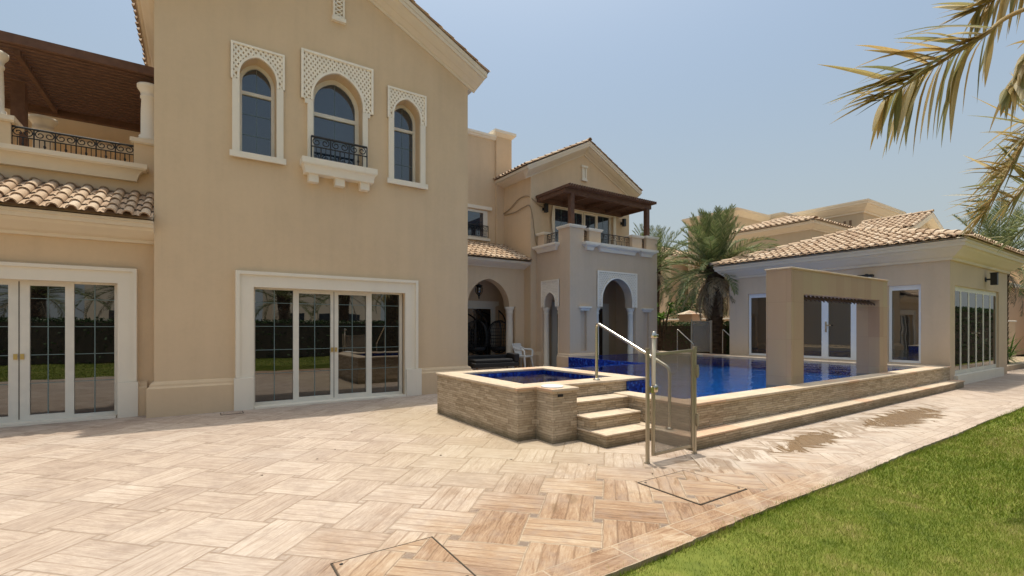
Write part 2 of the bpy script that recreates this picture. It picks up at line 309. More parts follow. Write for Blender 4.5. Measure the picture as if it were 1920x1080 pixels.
def m_leaf(name, stops, trans=0.25):
    b = NB(name, 0.55, 0.35); a = b.attr('tint')[2]; n = b.noise(b.pos(), 5, 3)
    c = b.ramp(b.m('ADD', b.m('MULTIPLY', a, 0.75), b.m('MULTIPLY', n, 0.25)), stops); b.col(c)
    tl = b.n.new('ShaderNodeBsdfTranslucent'); b.t.links.new(c, tl.inputs[0])
    mx = b.n.new('ShaderNodeMixShader'); mx.inputs[0].default_value = trans
    b.t.links.new(b.bsdf.outputs[0], mx.inputs[1]); b.t.links.new(tl.outputs[0], mx.inputs[2]); b.t.links.new(mx.outputs[0], b.out.inputs[0])
    return b.mat
M['frond'] = m_leaf('palm_leaf', [(0.1, (0.12, 0.15, 0.055)), (0.5, (0.22, 0.24, 0.10)), (0.8, (0.38, 0.35, 0.18)), (1.0, (0.52, 0.44, 0.26))], 0.4)
M['frond_far'] = m_leaf('far_palm_leaf', [(0.1, (0.07, 0.105, 0.035)), (0.5, (0.15, 0.19, 0.065)), (0.8, (0.25, 0.26, 0.11)), (1.0, (0.42, 0.35, 0.19))], 0.35)
M['frond_dry'] = m_leaf('dry_palm_leaf', [(0.0, (0.17, 0.18, 0.07)), (0.35, (0.34, 0.31, 0.14)), (0.6, (0.50, 0.33, 0.11)), (0.8, (0.62, 0.50, 0.29)), (1.0, (0.74, 0.66, 0.48))], 0.5)
M['frond_dead'] = m_leaf('dead_palm_leaf', [(0.0, (0.16, 0.125, 0.075)), (1.0, (0.46, 0.37, 0.25))], 0.15)
M['leaf'] = m_leaf('hedge_leaf', [(0.0, (0.015, 0.035, 0.008)), (0.5, (0.035, 0.075, 0.015)), (1.0, (0.08, 0.14, 0.03))])
M['leaf_bright'] = m_leaf('shrub_leaf', [(0.0, (0.05, 0.12, 0.015)), (0.5, (0.13, 0.25, 0.03)), (1.0, (0.28, 0.40, 0.07))])
M['dates'] = m_plain('date_clusters', (0.42, 0.20, 0.03), 0.6, var=0.3, sc=20)
def m_bark():
    b = NB('palm_bark', 0.95, 0.1); P = b.objc(); x, y, z = b.sep(P)
    n = b.noise(b.scale(P, (1, 1, 2.5)), 6, 5, 0.7)
    b.col(b.ramp(n, [(0.3, (0.045, 0.03, 0.02)), (0.6, (0.14, 0.095, 0.06)), (0.8, (0.25, 0.18, 0.12))])); b.bump(n, 0.8, 0.03); return b.mat
M['bark'] = m_bark()
M['sand'] = m_stucco('dry_ground', (0.40, 0.31, 0.21))

# ------------------------------------------------------------------ helpers: meshes
class MB:
    def __init__(s): s.v = []; s.f = []; s.t = []; s.sm = []
    def add(s, vs, fs, tint=None, smooth=False):
        o = len(s.v); s.v += [tuple(v) for v in vs]
        for f in fs: s.f.append(tuple(i + o for i in f)); s.t.append(0.5 if tint is None else tint); s.sm.append(smooth)
        return s
    def box(s, x0, x1, y0, y1, z0, z1, bev=0.0):
        x0, x1 = min(x0, x1), max(x0, x1); y0, y1 = min(y0, y1), max(y0, y1); z0, z1 = min(z0, z1), max(z0, z1)
        b = min(bev, (x1 - x0) * .4, (y1 - y0) * .4, (z1 - z0) * .4)
        if b <= 0:
            v = [(x, y, z) for z in (z0, z1) for y in (y0, y1) for x in (x0, x1)]
            return s.add(v, [(0, 2, 3, 1), (4, 5, 7, 6), (0, 1, 5, 4), (1, 3, 7, 5), (3, 2, 6, 7), (2, 0, 4, 6)])
        # chamfered on vertical edges and top/bottom
        def ring(z, i): return [(x0 + i + b, y0 + i, z), (x1 - i - b, y0 + i, z), (x1 - i, y0 + i + b, z), (x1 - i, y1 - i - b, z), (x1 - i - b, y1 - i, z), (x0 + i + b, y1 - i, z), (x0 + i, y1 - i - b, z), (x0 + i, y0 + i + b, z)]
        rs = [ring(z0, b), ring(z0 + b, 0), ring(z1 - b, 0), ring(z1, b)]
        v = [p for r in rs for p in r]; f = [tuple(range(7, -1, -1)), tuple(range(24, 32))]
        for k in range(3):
            for i in range(8): j = (i + 1) % 8; f.append((k * 8 + i, k * 8 + j, k * 8 + 8 + j, k * 8 + 8 + i))
        return s.add(v, f)
    def tube(s, pts, r, n=8, cap=True, tint=None):
        pts = [Vector(p) for p in pts]; rs = r if isinstance(r, (list, tuple)) else [r] * len(pts)
        rings = []; prev = None
        for i, p in enumerate(pts):
            d = (pts[min(i + 1, len(pts) - 1)] - pts[max(i - 1, 0)]).normalized()
            if prev is None:
                a = Vector((0, 0, 1)) if abs(d.z) < 0.9 else Vector((1, 0, 0)); e1 = d.cross(a).normalized()
            else:
                e1 = prev - d * prev.dot(d); e1 = e1.normalized() if e1.length > 1e-6 else d.orthogonal().normalized()
            prev = e1; e2 = d.cross(e1)
            rings.append([p + (e1 * math.cos(2 * math.pi * k / n) + e2 * math.sin(2 * math.pi * k / n)) * rs[i] for k in range(n)])
        v = [q for r_ in rings for q in r_]; f = []
        for i in range(len(rings) - 1):
            for k in range(n): j = (k + 1) % n; f.append((i * n + k, i * n + j, (i + 1) * n + j, (i + 1) * n + k))
        s.add(v, f, tint, True)
        if cap: s.add(rings[0], [tuple(range(n - 1, -1, -1))], tint); s.add(rings[-1], [tuple(range(n))], tint)
        return s
    def lathe(s, cx, cy, prof, n=24, smooth=True):
        v = [(cx + r * math.cos(2 * math.pi * k / n), cy + r * math.sin(2 * math.pi * k / n), z) for r, z in prof for k in range(n)]; f = []
        for i in range(len(prof) - 1):
            for k in range(n): j = (k + 1) % n; f.append((i * n + k, i * n + j, (i + 1) * n + j, (i + 1) * n + k))
        f += [tuple(range(n - 1, -1, -1)), tuple(range((len(prof) - 1) * n, len(prof) * n))]
        o = len(s.v); s.add(v, f, None, smooth); return s
    def slab(s, outer, holes, mp, d0, d1):
        loops = [outer] + list(holes); flat = [p for l in loops for p in l]; n = len(flat)
        tris = tessellate_polygon([[Vector((p[0], p[1], 0)) for p in l] for l in loops])
        v = [mp(p[0], p[1], d0) for p in flat] + [mp(p[0], p[1], d1) for p in flat]
        f = [tuple(t) for t in tris] + [tuple(i + n for i in reversed(t)) for t in tris]; o = 0
        for l in loops:
            k = len(l)
            for i in range(k): j = (i + 1) % k; f.append((o + i, o + j, o + j + n, o + i + n))
            o += k
        return s.add(v, f)
    def sweep(s, path, prof, mp, closed=False):
        """path 2D; prof (a: offset to the right-hand normal of travel, b: along third axis)"""
        n = len(path); P = [Vector(p) for p in path]; rings = []
        for i in range(n):
            if closed: d0 = (P[i] - P[i - 1]).normalized(); d1 = (P[(i + 1) % n] - P[i]).normalized()
            else:
                d0 = (P[i] - P[i - 1]).normalized() if i else (P[1] - P[0]).normalized()
                d1 = (P[i + 1] - P[i]).normalized() if i < n - 1 else d0
            n0 = Vector((d0.y, -d0.x)); n1 = Vector((d1.y, -d1.x)); m = (n0 + n1)
            m = m / max(1e-6, m.dot(n0))
            rings.append([mp(P[i].x + m.x * a, P[i].y + m.y * a, b_) for a, b_ in prof])
        k = len(prof); v = [q for r in rings for q in r]; f = []
        for i in range(n if closed else n - 1):
            for j in range(k): j2 = (j + 1) % k; i2 = (i + 1) % n; f.append((i * k + j, i * k + j2, i2 * k + j2, i2 * k + j))
        if not closed: f += [tuple(range(k - 1, -1, -1)), tuple(range((n - 1) * k, n * k))]
        return s.add(v, f)
    def build(s, name, mat, parent=None, recalc=True):
        me = bpy.data.meshes.new(name); me.from_pydata(s.v, [], s.f)
        if recalc:
            bm = bmesh.new(); bm.from_mesh(me); bmesh.ops.recalc_face_normals(bm, faces=bm.faces); bm.to_mesh(me); bm.free()
        me.polygons.foreach_set('use_smooth', s.sm)
        if any(t != 0.5 for t in s.t):
            at = me.attributes.new('tint', 'FLOAT', 'FACE'); at.data.foreach_set('value', s.t)
        me.materials.append(mat)
        o = bpy.data.objects.new(name, me); C.objects.link(o)
        if parent:
            o.parent = parent
            o.matrix_parent_inverse = world_of(parent).inverted()
        return o
def world_of(o):
    m = Matrix.LocRotScale(o.location, o.rotation_euler, o.scale)
    if o.parent: m = world_of(o.parent) @ o.matrix_parent_inverse @ m
    return m
def tag(o, label=None, cat=None, group=None, kind=None):
    if label: o['label'] = label
    if cat: o['category'] = cat
    if group: o['group'] = group
    if kind: o['kind'] = kind
    return o
def thing(name, label, cat, loc=(0, 0, 0), group=None):
    o = bpy.data.objects.new(name, None); C.objects.link(o); o.location = loc; o.empty_display_size = 0.2
    return tag(o, label, cat, group)
def YF(Y): return lambda a, z, d: (a, Y + d, z)         # facade facing -y, d goes into the wall
def XF(X): return lambda a, z, d: (X + d, a, z)         # facade facing -x
HOR = lambda x, y, n: (x, y, n)
def tint_last(o): pass
def W(px_, py_, w_): return Vector((0, 0, HC)) + FW * w_ + RT * ((px_ - 960) / FPX * w_) + Vector((0, 0, (HZ - py_) / FPX * w_))

def arch(a0, a1, zs, zp, n=14):
    """points from right springing over the peak to left springing (pointed arch)"""
    c = (a0 + a1) / 2; hw = (a1 - a0) / 2; h = zp - zs
    if h > hw * 1.001:
        Rr = (hw * hw + h * h) / (2 * hw); right = []
        for i in range(n + 1):
            t = i / n * math.asin(min(1, h / Rr)); right.append((a1 - Rr + Rr * math.cos(t), zs + Rr * math.sin(t)))
    else:
        right = [(c + hw * math.cos(i / n * math.pi / 2), zs + h * math.sin(i / n * math.pi / 2)) for i in range(n + 1)]
    left = [(2 * c - a, z) for a, z in reversed(right[:-1])]
    return right + left
def rect(a0, a1, z0, z1): return [(a0, z0), (a1, z0), (a1, z1), (a0, z1)]
def arch_hole(a0, a1, z0, zs, zp, n=14): return [(a0, z0), (a1, z0)] + arch(a0, a1, zs, zp, n)

def clip_segments(p, q, inside, step=0.006):
    L = math.dist(p, q); n = max(2, int(L / step)); out = []; st = None
    for i in range(n + 1):
        t = i / n; a = (p[0] + (q[0] - p[0]) * t, p[1] + (q[1] - p[1]) * t)
        if inside(*a):
            if st is None: st = a
            last = a
        elif st is not None:
            if math.dist(st, last) > 0.01: out.append((st, last))
            st = None
    if st is not None and math.dist(st, last) > 0.01: out.append((st, last))
    return out
def bar2d(mb, p, q, wd, mp, d0, d1):
    dx, dz = q[0] - p[0], q[1] - p[1]; L = math.hypot(dx, dz); nx, nz = -dz / L * wd / 2, dx / L * wd / 2
    mb.slab([(p[0] + nx, p[1] + nz), (p[0] - nx, p[1] - nz), (q[0] - nx, q[1] - nz), (q[0] + nx, q[1] + nz)], [], mp, d0, d1)

def jali(mp, parent, a0, a1, z0, z1, o0, o1, zs, zp, out=0.05, pitch=0.085, bw=0.031, fr=0.045, name='lattice_panel', mat='jali', legs=None):
    """carved panel round an arch: rectangle a0..a1,z0..z1 minus the arch o0..o1 springing at zs peaking at zp"""
    A = arch(o0, o1, zs, zp, 16); A2 = arch(o0 - fr, o1 + fr, zs, zp + fr * 1.25, 16)
    inner = [(a, z) for a, z in A]; 
    def shape(x0, x1, zb, zt, AR): # rectangle with arch notch from the bottom
        return [(x0, zb), (AR[-1][0], zb)] + ([(AR[-1][0], AR[-1][1])] if AR[-1][1] > zb + 1e-4 else []) + list(reversed(AR))[1:-1] + ([(AR[0][0], AR[0][1])] if AR[0][1] > zb + 1e-4 else []) + [(AR[0][0], zb), (x1, zb), (x1, zt), (x0, zt)]
    m = MB()
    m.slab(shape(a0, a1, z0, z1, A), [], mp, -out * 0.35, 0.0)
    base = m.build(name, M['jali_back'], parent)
    f = MB()                                   # border frame: outer band + arch band
    band = [(a0, z0), (a0, z1), (a1, z1), (a1, z0)]
    f.sweep(band, [(0, -out), (fr, -out), (fr, 0.0), (0, 0.0)], lambda a, z, d: mp(a, z, d))
    f.sweep([(o0, z0)] * (zs > z0 + .01) + [(x, z) for x, z in reversed(A)] + [(o1, z0)] * (zs > z0 + .01), [(0, -out), (-fr, -out), (-fr, 0.0), (0, 0.0)], lambda a, z, d: mp(a, z, d))
    f.build('frame', M[mat], base)
    g = MB(); c = (a0 + a1) / 2; hw = (o1 - o0) / 2
    Ap = A2
    def ins(a, z):
        if not (a0 + fr * .6 < a < a1 - fr * .6 and z0 < z < z1 - fr * .6): return False
        if o0 - fr < a < o1 + fr:
            # height of the outer arch at a
            for (p, q) in zip(Ap[:-1], Ap[1:]):
                if (p[0] - a) * (q[0] - a) <= 0 and p[0] != q[0]:
                    za = p[1] + (q[1] - p[1]) * (a - p[0]) / (q[0] - p[0]); return z > za - 0.005
            return False
        return True
    Wd = a1 - a0; Hh = z1 - z0
    for ang in (55, 125):
        ca, sa = math.cos(R(ang)), math.sin(R(ang)); K = int((Wd + Hh) / (pitch * .6)) + 2
        for k in range(-K, K + 1):
            off = k * pitch * 0.72
            ox, oz = c - sa * off, (z0 + z1) / 2 + ca * off; L = Wd + Hh
            for p, q in clip_segments((ox - ca * L, oz - sa * L), (ox + ca * L, oz + sa * L), ins, 0.012):
                o_ = .0025 if ang > 90 else 0.0; bar2d(g, p, q, bw, mp, -out * 0.62 - o_, -out * 0.3 - o_)
    g.build('lattice', M['jali'], base)
    return base

def arched_window(mp, parent, o0, o1, z0, zs, zp, trans, mat='glass_blue', depth=0.17, cols=2, rows=3, fr=0.055):
    f = MB(); A_in = arch(o0 + fr, o1 - fr, zs, zp - fr * 1.1)
    f.slab([(o0, z0), (o1, z0)] + arch(o0, o1, zs, zp), [[(o0 + fr, z0 + fr), (o1 - fr, z0 + fr), (o1 - fr, trans - fr / 2), (o0 + fr, trans - fr / 2)], [(o0 + fr, trans + fr / 2), (o1 - fr, trans + fr / 2)] + A_in], mp, depth - 0.03, depth + 0.04)
    fo = f.build('window', M['upvc'], parent)
    g = MB(); g.slab([(o0 + .01, z0 + .01), (o1 - .01, z0 + .01)] + arch(o0 + .01, o1 - .01, zs, zp - .01), [], mp, depth + 0.008, depth + 0.016); g.build('pane', M[mat], fo)
    b = MB(); c = (o0 + o1) / 2
    b.slab(rect(c - .004, c + .004, z0 + fr, zp - fr * 1.5), [], mp, depth + .001, depth + .005)
    for k in range(1, rows): z = z0 + fr + (trans - z0 - fr) * k / rows; b.slab(rect(o0 + fr, c - .005, z - .004, z + .004), [], mp, depth + .001, depth + .005); b.slab(rect(c + .005, o1 - fr, z - .004, z + .004), [], mp, depth + .001, depth + .005)
    b.build('glazing_bar', M['muntin'], fo)
    return fo

def sliding_door(mp, parent, a0, a1, z0, z1, bars, depth=0.12, rows=4, handles=True, mat='glass'):
    """bars: list of (left, right) glass extents"""
    f = MB(); fr = 0.06
    f.slab(rect(a0, a1, z0, z1), [rect(l, r, z0 + (0.05 if i in (0, len(bars) - 1) else 0.085), z1 - (0.03 if i in (0, len(bars) - 1) else 0.075)) for i, (l, r) in enumerate(bars)], mp, depth - 0.025, depth + 0.05)
    c = (a0 + a1) / 2
    fo = f.build('sliding_door', M['upvc'], parent)
    for i, (l, r) in enumerate(bars):
        zb = z0 + (0.05 if i in (0, len(bars) - 1) else 0.085); zt = z1 - (0.03 if i in (0, len(bars) - 1) else 0.075)
        g = MB(); g.slab(rect(l + .001, r - .001, zb + .001, zt - .001), [], mp, depth + 0.008, depth + 0.016); g.build('pane', M[mat], fo)
        b = MB(); m = (l + r) / 2; b.slab(rect(m - .006, m + .006, zb, zt), [], mp, depth + .001, depth + .005)
        for k in range(1, rows + 1):
            z = z0 + 0.05 + (z1 - z0 - 0.08) * k / (rows + .75) + .08
            b.slab(rect(l, m - .007, z - .005, z + .005), [], mp, depth + .001, depth + .005); b.slab(rect(m + .007, r, z - .005, z + .005), [], mp, depth + .001, depth + .005)
        b.build('glazing_bar', M['muntin'], fo)
    if handles:
        for s_ in (-1, 1):
            h = MB(); h.slab(rect(c + s_ * .035 - .02, c + s_ * .035 + .02, z0 + .9, z0 + .98), [], mp, depth - .045, depth - .026); h.build('handle', M['brass'], fo)
    j = MB(); j.slab(rect(c - .005, c + .005, z0 + .03, z1 - .02), [], mp, depth - .029, depth - .0252); j.build('seal', M['joint'], fo)
    return fo

def tile_roof(parent, e0, edir, sdir, width, slope_len, pitch=0.2, expo=0.32, inside=None, name='roof', th=0.05, board=True):
    """barrel-tile slope. e0: eave corner, edir: unit along eave, sdir: unit up the slope"""
    e0 = Vector(e0); edir = Vector(edir).normalized(); sdir = Vector(sdir).normalized(); nrm = edir.cross(sdir)
    if nrm.z < 0: nrm = -nrm
    m = MB(); nt_ = int(round(width / pitch)); pw = width / nt_; nr = int(math.ceil(slope_len / expo)); K = 8
    if board:
        u = MB()
    for r in range(nr):
        s0 = r * expo; s1 = min(slope_len, s0 + expo + 0.04)
        if s1 - s0 < .05: continue
        for c in range(nt_):
            ca = (c + .5) * pw; cs = (s0 + s1) / 2
            if inside and not inside(ca, cs): continue
            jit = random.uniform(-.010, .010); tint = random.random(); sj = random.uniform(-.016, .014)
            for part in (0, 1):
                vs = []
                if part == 0:
                    rad0, rad1 = pw * .33, pw * .29; base = 0.0
                    for (s_, h, rd) in ((s0 - .02 + sj, .034, rad0), (s1, .008, rad1)):
                        for k in range(K + 1):
                            t = math.pi * k / K
                            vs.append(e0 + edir * (ca + jit - math.cos(t) * rd) + sdir * s_ + nrm * (base + h + math.sin(t) * rd * .95))
                    for k in range(K + 1):
                        t = math.pi * k / K
                        vs.append(e0 + edir * (ca + jit - math.cos(t) * (rad0 - .014)) + sdir * (s0 - .02 + sj) + nrm * (.034 - .004 + math.sin(t) * (rad0 - .014) * .95))
                    fs = [(k, k + 1, K + 2 + k, K + 1 + k) for k in range(K)]
                    m.add(vs, fs, 0.15 + tint * .85, True)
                    m.add(vs, [(k, 2 * K + 2 + k, 2 * K + 3 + k, k + 1) for k in range(K)], 0.0, False)
                else:
                    for (s_, h) in ((s0, .022), (s1, 0.0)):
                        for a_, hh in ((-.5, .012), (-.36, 0), (-.2, .0)):
                            vs.append(e0 + edir * (ca + a_ * pw) + sdir * s_ + nrm * (h + hh))
                        for a_, hh in ((.2, 0), (.36, 0), (.5, .012)):
                            vs.append(e0 + edir * (ca + a_ * pw) + sdir * s_ + nrm * (h + hh))
                    m.add(vs, [(0, 1, 7, 6), (1, 2, 8, 7), (2, 3, 9, 8), (3, 4, 10, 9), (4, 5, 11, 10)], .1 + tint * .5, True)
    return m.build(name, M['tile'], parent, recalc=False)
def ridge_caps(parent, p, q, r=0.085, L=0.34, name='ridge_tile_row'):
    p, q = Vector(p), Vector(q); d = (q - p); n = max(1, int(d.length / L)); d /= n; dn = d.normalized(); side = dn.cross(Vector((0, 0, 1))).normalized(); up = side.cross(dn)
    m = MB(); K = 8
    for i in range(n):
        t0 = random.random(); a = p + d * i - dn * .03; b_ = p + d * (i + 1)
        vs = []
        for o, rr, h in ((a, r, .02), (b_, r * .86, 0), (a, r - .016, .016)):
            for k in range(K + 1): t = math.pi * k / K; vs.append(o + side * math.cos(t) * rr + up * (math.sin(t) * rr + h - r * .15))
        m.add(vs, [(k, k + 1, K + 2 + k, K + 1 + k) for k in range(K)], .15 + .85 * t0, True)
        m.add(vs, [(k, 2 * K + 2 + k, 2 * K + 3 + k, k + 1) for k in range(K)], .0)
    return m.build(name, M['tile'], parent, recalc=False)

def scroll(c0, c1, r, dir_, mp, d, turns=1.25, n=18):
    pts = []
    for i in range(n + 1):
        t = i / n; a = dir_ * t * turns * 2 * math.pi + math.pi / 2 * 1; rr = r * (1 - .72 * t)
        pts.append(mp(c0 + math.cos(a) * rr, c1 + math.sin(a) * rr, d))
    return pts
def grille(mp, parent, a0, a1, z0, z1, n, d=0.0, rb=0.007, name='railing'):
    """wrought iron railing with scrolls between the two upper rails"""
    m = MB(); H = z1 - z0; zm = z1 - H * .42
    for z, r in ((z1, rb * 1.7), (zm, rb), (z0 + H * .06, rb)): m.tube([mp(a0, z, d), mp(a1, z, d)], r, 6)
    pw = (a1 - a0) / n
    for i in range(n + 1):
        a = a0 + i * pw; m.tube([mp(a, z0, d), mp(a, z1, d)], rb, 6)
    for i in range(n):
        c = a0 + (i + .5) * pw; rr = min(pw * .26, (z1 - zm) * .42); zc = (z1 + zm) / 2
        m.tube(scroll(c - pw * .22, zc, rr, 1, mp, d), rb * .8, 5); m.tube(scroll(c + pw * .22, zc, rr, -1, mp, d), rb * .8, 5)
        m.tube([mp(c, z0, d), mp(c, zm, d)], rb * .9, 6)
        m.tube([mp(c, z0 + (zm - z0) * .38, d), mp(c, z0 + (zm - z0) * .5, d), mp(c, z0 + (zm - z0) * .62, d)], [rb, rb * 2.0, rb], 6)
        for q in (-.25, .25): m.tube([mp(c + q * pw, z0 + H * .06, d), mp(c + q * pw, zm, d)], rb * .6, 5)
    return m.build(name, M['iron'], parent)
def column(parent, x, y, z0, z1, r=0.13, name='column', mat='trim'):
    H = z1 - z0; b = .12; k = .22
    prof = [(r * 1.35, z0), (r * 1.35, z0 + b * .4), (r * 1.2, z0 + b * .5), (r * 1.22, z0 + b * .85), (r, z0 + b), (r * 1.0, z0 + H * .5), (r * .93, z1 - k - .02), (r * 1.06, z1 - k), (r * 1.06, z1 - k + .03), (r * .96, z1 - k + .04), (r * 1.05, z1 - k * .55), (r * 1.35, z1 - k * .3), (r * 1.42, z1 - .04), (r * 1.42, z1)]
    return MB().lathe(x, y, prof, 28).build(name, M[mat], parent)
def ledge(parent, mp, a0, a1, ztop, out, h1, h2, name='ledge', mat='trim', inset=0.12):
    """projecting ledge with a cove under it: flat top slab of height h1, cove of height h2 drawing in by inset"""
    q = min(inset, out * .9); db = out - q; m = MB(); b0, b1 = a0 + q, a1 - q; zb = ztop - h1 - h2; n = 7
    prof = [(-min(.05, db * .5 + .001), zb), (0, zb), (0.004, zb + h2 * .12)]
    prof += [(q * (.08 + .80 * (1 - math.cos(t * math.pi / 2 / n))), zb + h2 * (.15 + .75 * math.sin(t * math.pi / 2 / n))) for t in range(1, n + 1)]
    prof += [(q * .9, ztop - h1), (q, ztop - h1 + .002), (q, ztop), (-min(.05, db * .5 + .001), ztop)]
    m.sweep([(b0, .01), (b0, -db), (b1, -db), (b1, .01)], prof, lambda a, d, z: mp(a, z, d))
    m.slab(rect(b0 + .01, b1 - .01, zb + .003, ztop - .003), [], mp, -db + .01, .012)
    return m.build(name, M[mat], parent)
COVE = lambda out, h, z: [(0.0, z), (out * .14, z), (out * .16, z + h * .14), (out * .34, z + h * .22), (out * .5, z + h * .36), (out * .72, z + h * .52), (out * .8, z + h * .64), (out * .92, z + h * .66), (out * .94, z + h * .84), (out, z + h * .86), (out, z + h), (0.0, z + h)]
PLINTH = [(0, 0.0), (0.09, 0.0), (0.09, 0.44), (0.075, 0.455), (0.06, 0.47), (0.055, 0.50), (0.03, 0.53), (0, 0.545)]

# ------------------------------------------------------------------ the setting: ground, paving, lawn
POOLH = [(5.12, 3.76), (14.08, 3.76), (14.08, 11.43), (9.76, 11.43), (9.76, 8.30), (5.12, 8.30)]
FLAT = lambda a, z, d: (a, z, d)
g = MB(); g.slab(rect(-400, 400, -400, 400), [POOLH], FLAT, -0.125, -0.12)
tag(g.build('ground', M['sand']), kind='structure')
LE = 1.93
edge = [(x, LE + .010 * math.sin(x * 2.1) + rng.uniform(-.007, .005)) for x in np.arange(-2, 16, .07)]
g = MB(); g.slab([(-14, LE)] + edge + [(31, LE), (31, 23), (-14, 23)], [POOLH], FLAT, -0.1, 0.0); tag(g.build('paving', M['paving']), kind='structure')
def hump(x, y): return -0.034 + 0.010 * math.sin(x * .9 + 1) * math.cos(y * 1.3)
g = MB(); nx, ny = 90, 24; xs = np.linspace(-14, 62, nx + 1); ys = np.linspace(-5.8, LE + .012, ny + 1)
g.add([(x, y, hump(x, y)) for y in ys for x in xs], [(j * (nx + 1) + i, j * (nx + 1) + i + 1, (j + 1) * (nx + 1) + i + 1, (j + 1) * (nx + 1) + i) for j in range(ny) for i in range(nx)])
tag(g.build('lawn', M['lawn']), kind='structure')
def grass():
    X = []; 
    def scatter(x0, x1, y0, y1, dens, h, wd, keep=None):
        n = int((x1 - x0) * (y1 - y0) * dens); x = rng.uniform(x0, x1, n); y = rng.uniform(y0, y1, n)
        k = y > 0.158 * x - 1.0 if keep else np.ones(n, bool)
        X.append((x[k], y[k], np.full(k.sum(), h), np.full(k.sum(), wd)))
    scatter(1.4, 5.0, -0.6, LE + .008, 20000, .027, .003, 1)
    scatter(5.0, 9.0, -0.6, LE + .008, 7000, .036, .006, 1)
    scatter(9.0, 16.0, 0.0, LE + .008, 2500, .038, .011, 1)
    scatter(-6, 16.0, -5.7, -0.6, 420, .04, .02)
    scatter(-6, 1.4, -0.6, LE, 500, .04, .02)
    scatter(1.2, 15, LE - .04, LE + .025, 12000, .042, .0045)
    scatter(1.2, 9, LE - .02, LE + .03, 1500, .065, .004)
    x = np.concatenate([a[0] for a in X]); y = np.concatenate([a[1] for a in X]); h = np.concatenate([a[2] for a in X]); wd = np.concatenate([a[3] for a in X])
    # bare / dry patch in the near corner
    n = len(x); h = h * rng.uniform(.45, 1.25, n); d = np.hypot((x - 2.45) / .55, (y - 1.75) / .22); keep = rng.uniform(0, 1, n) < np.clip(d * .75, .22, 1); 
    x, y, h, wd = x[keep], y[keep], h[keep], wd[keep]; n = len(x)
    a = rng.uniform(0, 6.283, n); la = rng.uniform(0, 6.283, n); lean = h * rng.uniform(.1, .9, n)
    z = -0.034 + 0.010 * np.sin(x * .9 + 1) * np.cos(y * 1.3) - .003
    V = np.empty((n, 3, 3), np.float32)
    V[:, 0, 0] = x - np.cos(a) * wd / 2; V[:, 0, 1] = y - np.sin(a) * wd / 2; V[:, 0, 2] = z
    V[:, 1, 0] = x + np.cos(a) * wd / 2; V[:, 1, 1] = y + np.sin(a) * wd / 2; V[:, 1, 2] = z
    V[:, 2, 0] = x + np.cos(la) * lean; V[:, 2, 1] = y + np.sin(la) * lean; V[:, 2, 2] = z + h
    me = bpy.data.meshes.new('grass'); me.vertices.add(n * 3); me.vertices.foreach_set('co', V.ravel())
    me.loops.add(n * 3); me.loops.foreach_set('vertex_index', np.arange(n * 3, dtype=np.int32))
    me.polygons.add(n); me.polygons.foreach_set('loop_start', np.arange(0, n * 3, 3, dtype=np.int32)); me.polygons.foreach_set('loop_total', np.full(n, 3, np.int32))
    me.update(); at = me.attributes.new('tint', 'FLOAT', 'FACE'); at.data.foreach_set('value', rng.uniform(0, 1, n).astype(np.float32))
    me.materials.append(M['grass']); o = bpy.data.objects.new('grass', me); C.objects.link(o)
    tag(o, 'short mown green grass with dry yellow patches beside the paving', 'grass', kind='stuff')
grass()

# ------------------------------------------------------------------ the villa
villa = thing('villa', 'large beige two-storey villa with arched windows, tiled roofs and white door surrounds', 'house', (2.2, 9.3, 0))
mY = YF(9.22)
XL, XR = -0.569, 4.961
# main gabled block: front wall with its openings
W1 = (0.585, 1.15, 4.36, 5.68, 6.03); W3 = (3.27, 3.835, 4.36, 5.68, 6.03); W2 = (1.75, 2.65, 4.42, 5.62, 6.15)
holes = [arch_hole(*W1), arch_hole(*W2), arch_hole(*W3), rect(0.78, 3.52, 0.0, 2.09)]
xm = (XL + XR) / 2
front = MB().slab([(XL, 0), (0.78, 0), (0.78, 2.09), (3.52, 2.09), (3.52, 0), (XR, 0), (XR, 6.75), (xm, 6.75 + .5 * (xm - XL)), (XL, 6.75)], holes[:3], mY, 0, 0.32)
front.box(XL, XL + .3, 9.54, 22, 0, 6.75); front.box(XR - .3, XR, 9.54, 22, 0, 6.75); front.box(XL + .3, XR - .3, 21.7, 22, 0, 6.75)
front.build('wall', M['wall'], villa)
pl = MB(); pl.sweep([(XL, 12.0), (XL, 9.22), (0.50, 9.22)], PLINTH, HOR); pl.build('plinth', M['wall'], villa); pl = MB()
pl.sweep([(3.832, 9.22), (XR, 9.22), (XR, 20)], PLINTH, HOR); pl.build('plinth', M['wall'], villa)
for wn in (W1, W3):
    o0, o1, z0, zs, zp = wn; cx = (o0 + o1) / 2
    fo = arched_window(mY, villa, o0, o1, z0, zs, zp, 5.50, depth=.27)
    s = MB(); a0, a1 = cx - .41, cx + .41
    s.slab([(a0 + .02, z0 - .05), (a1 - .02, z0 - .05), (a1 - .02, 5.58), (o1, 5.58), (o1, z0), (o0, z0), (o0, 5.58), (a0 + .02, 5.58)], [], mY, -.05, .0); s.build('surround', M['trim'], fo)
    s = MB(); s.slab(rect(a0 - .02, a1 + .02, z0 - .10, z0 - .001), [], mY, -.085, -.0505); s.build('sill', M['trim'], fo)
    jp = jali(mY, villa, a0, a1, 5.58, 6.20, o0, o1, zs, zp, fr=.035, out=.055)
o0, o1, z0, zs, zp = W2
fo = arched_window(mY, villa, o0, o1, z0, zs, zp, 5.42, fr=.07, rows=2, depth=.27)
s = MB()
s.slab([(1.655, z0 - .05), (2.745, z0 - .05), (2.745, 5.46), (2.79, 5.46), (2.79, 5.54), (o1, 5.54), (o1, z0), (o0, z0), (o0, 5.54), (1.61, 5.54), (1.61, 5.46), (1.655, 5.46)], [], mY, -.05, .0)
s.build('surround', M['trim'], fo)
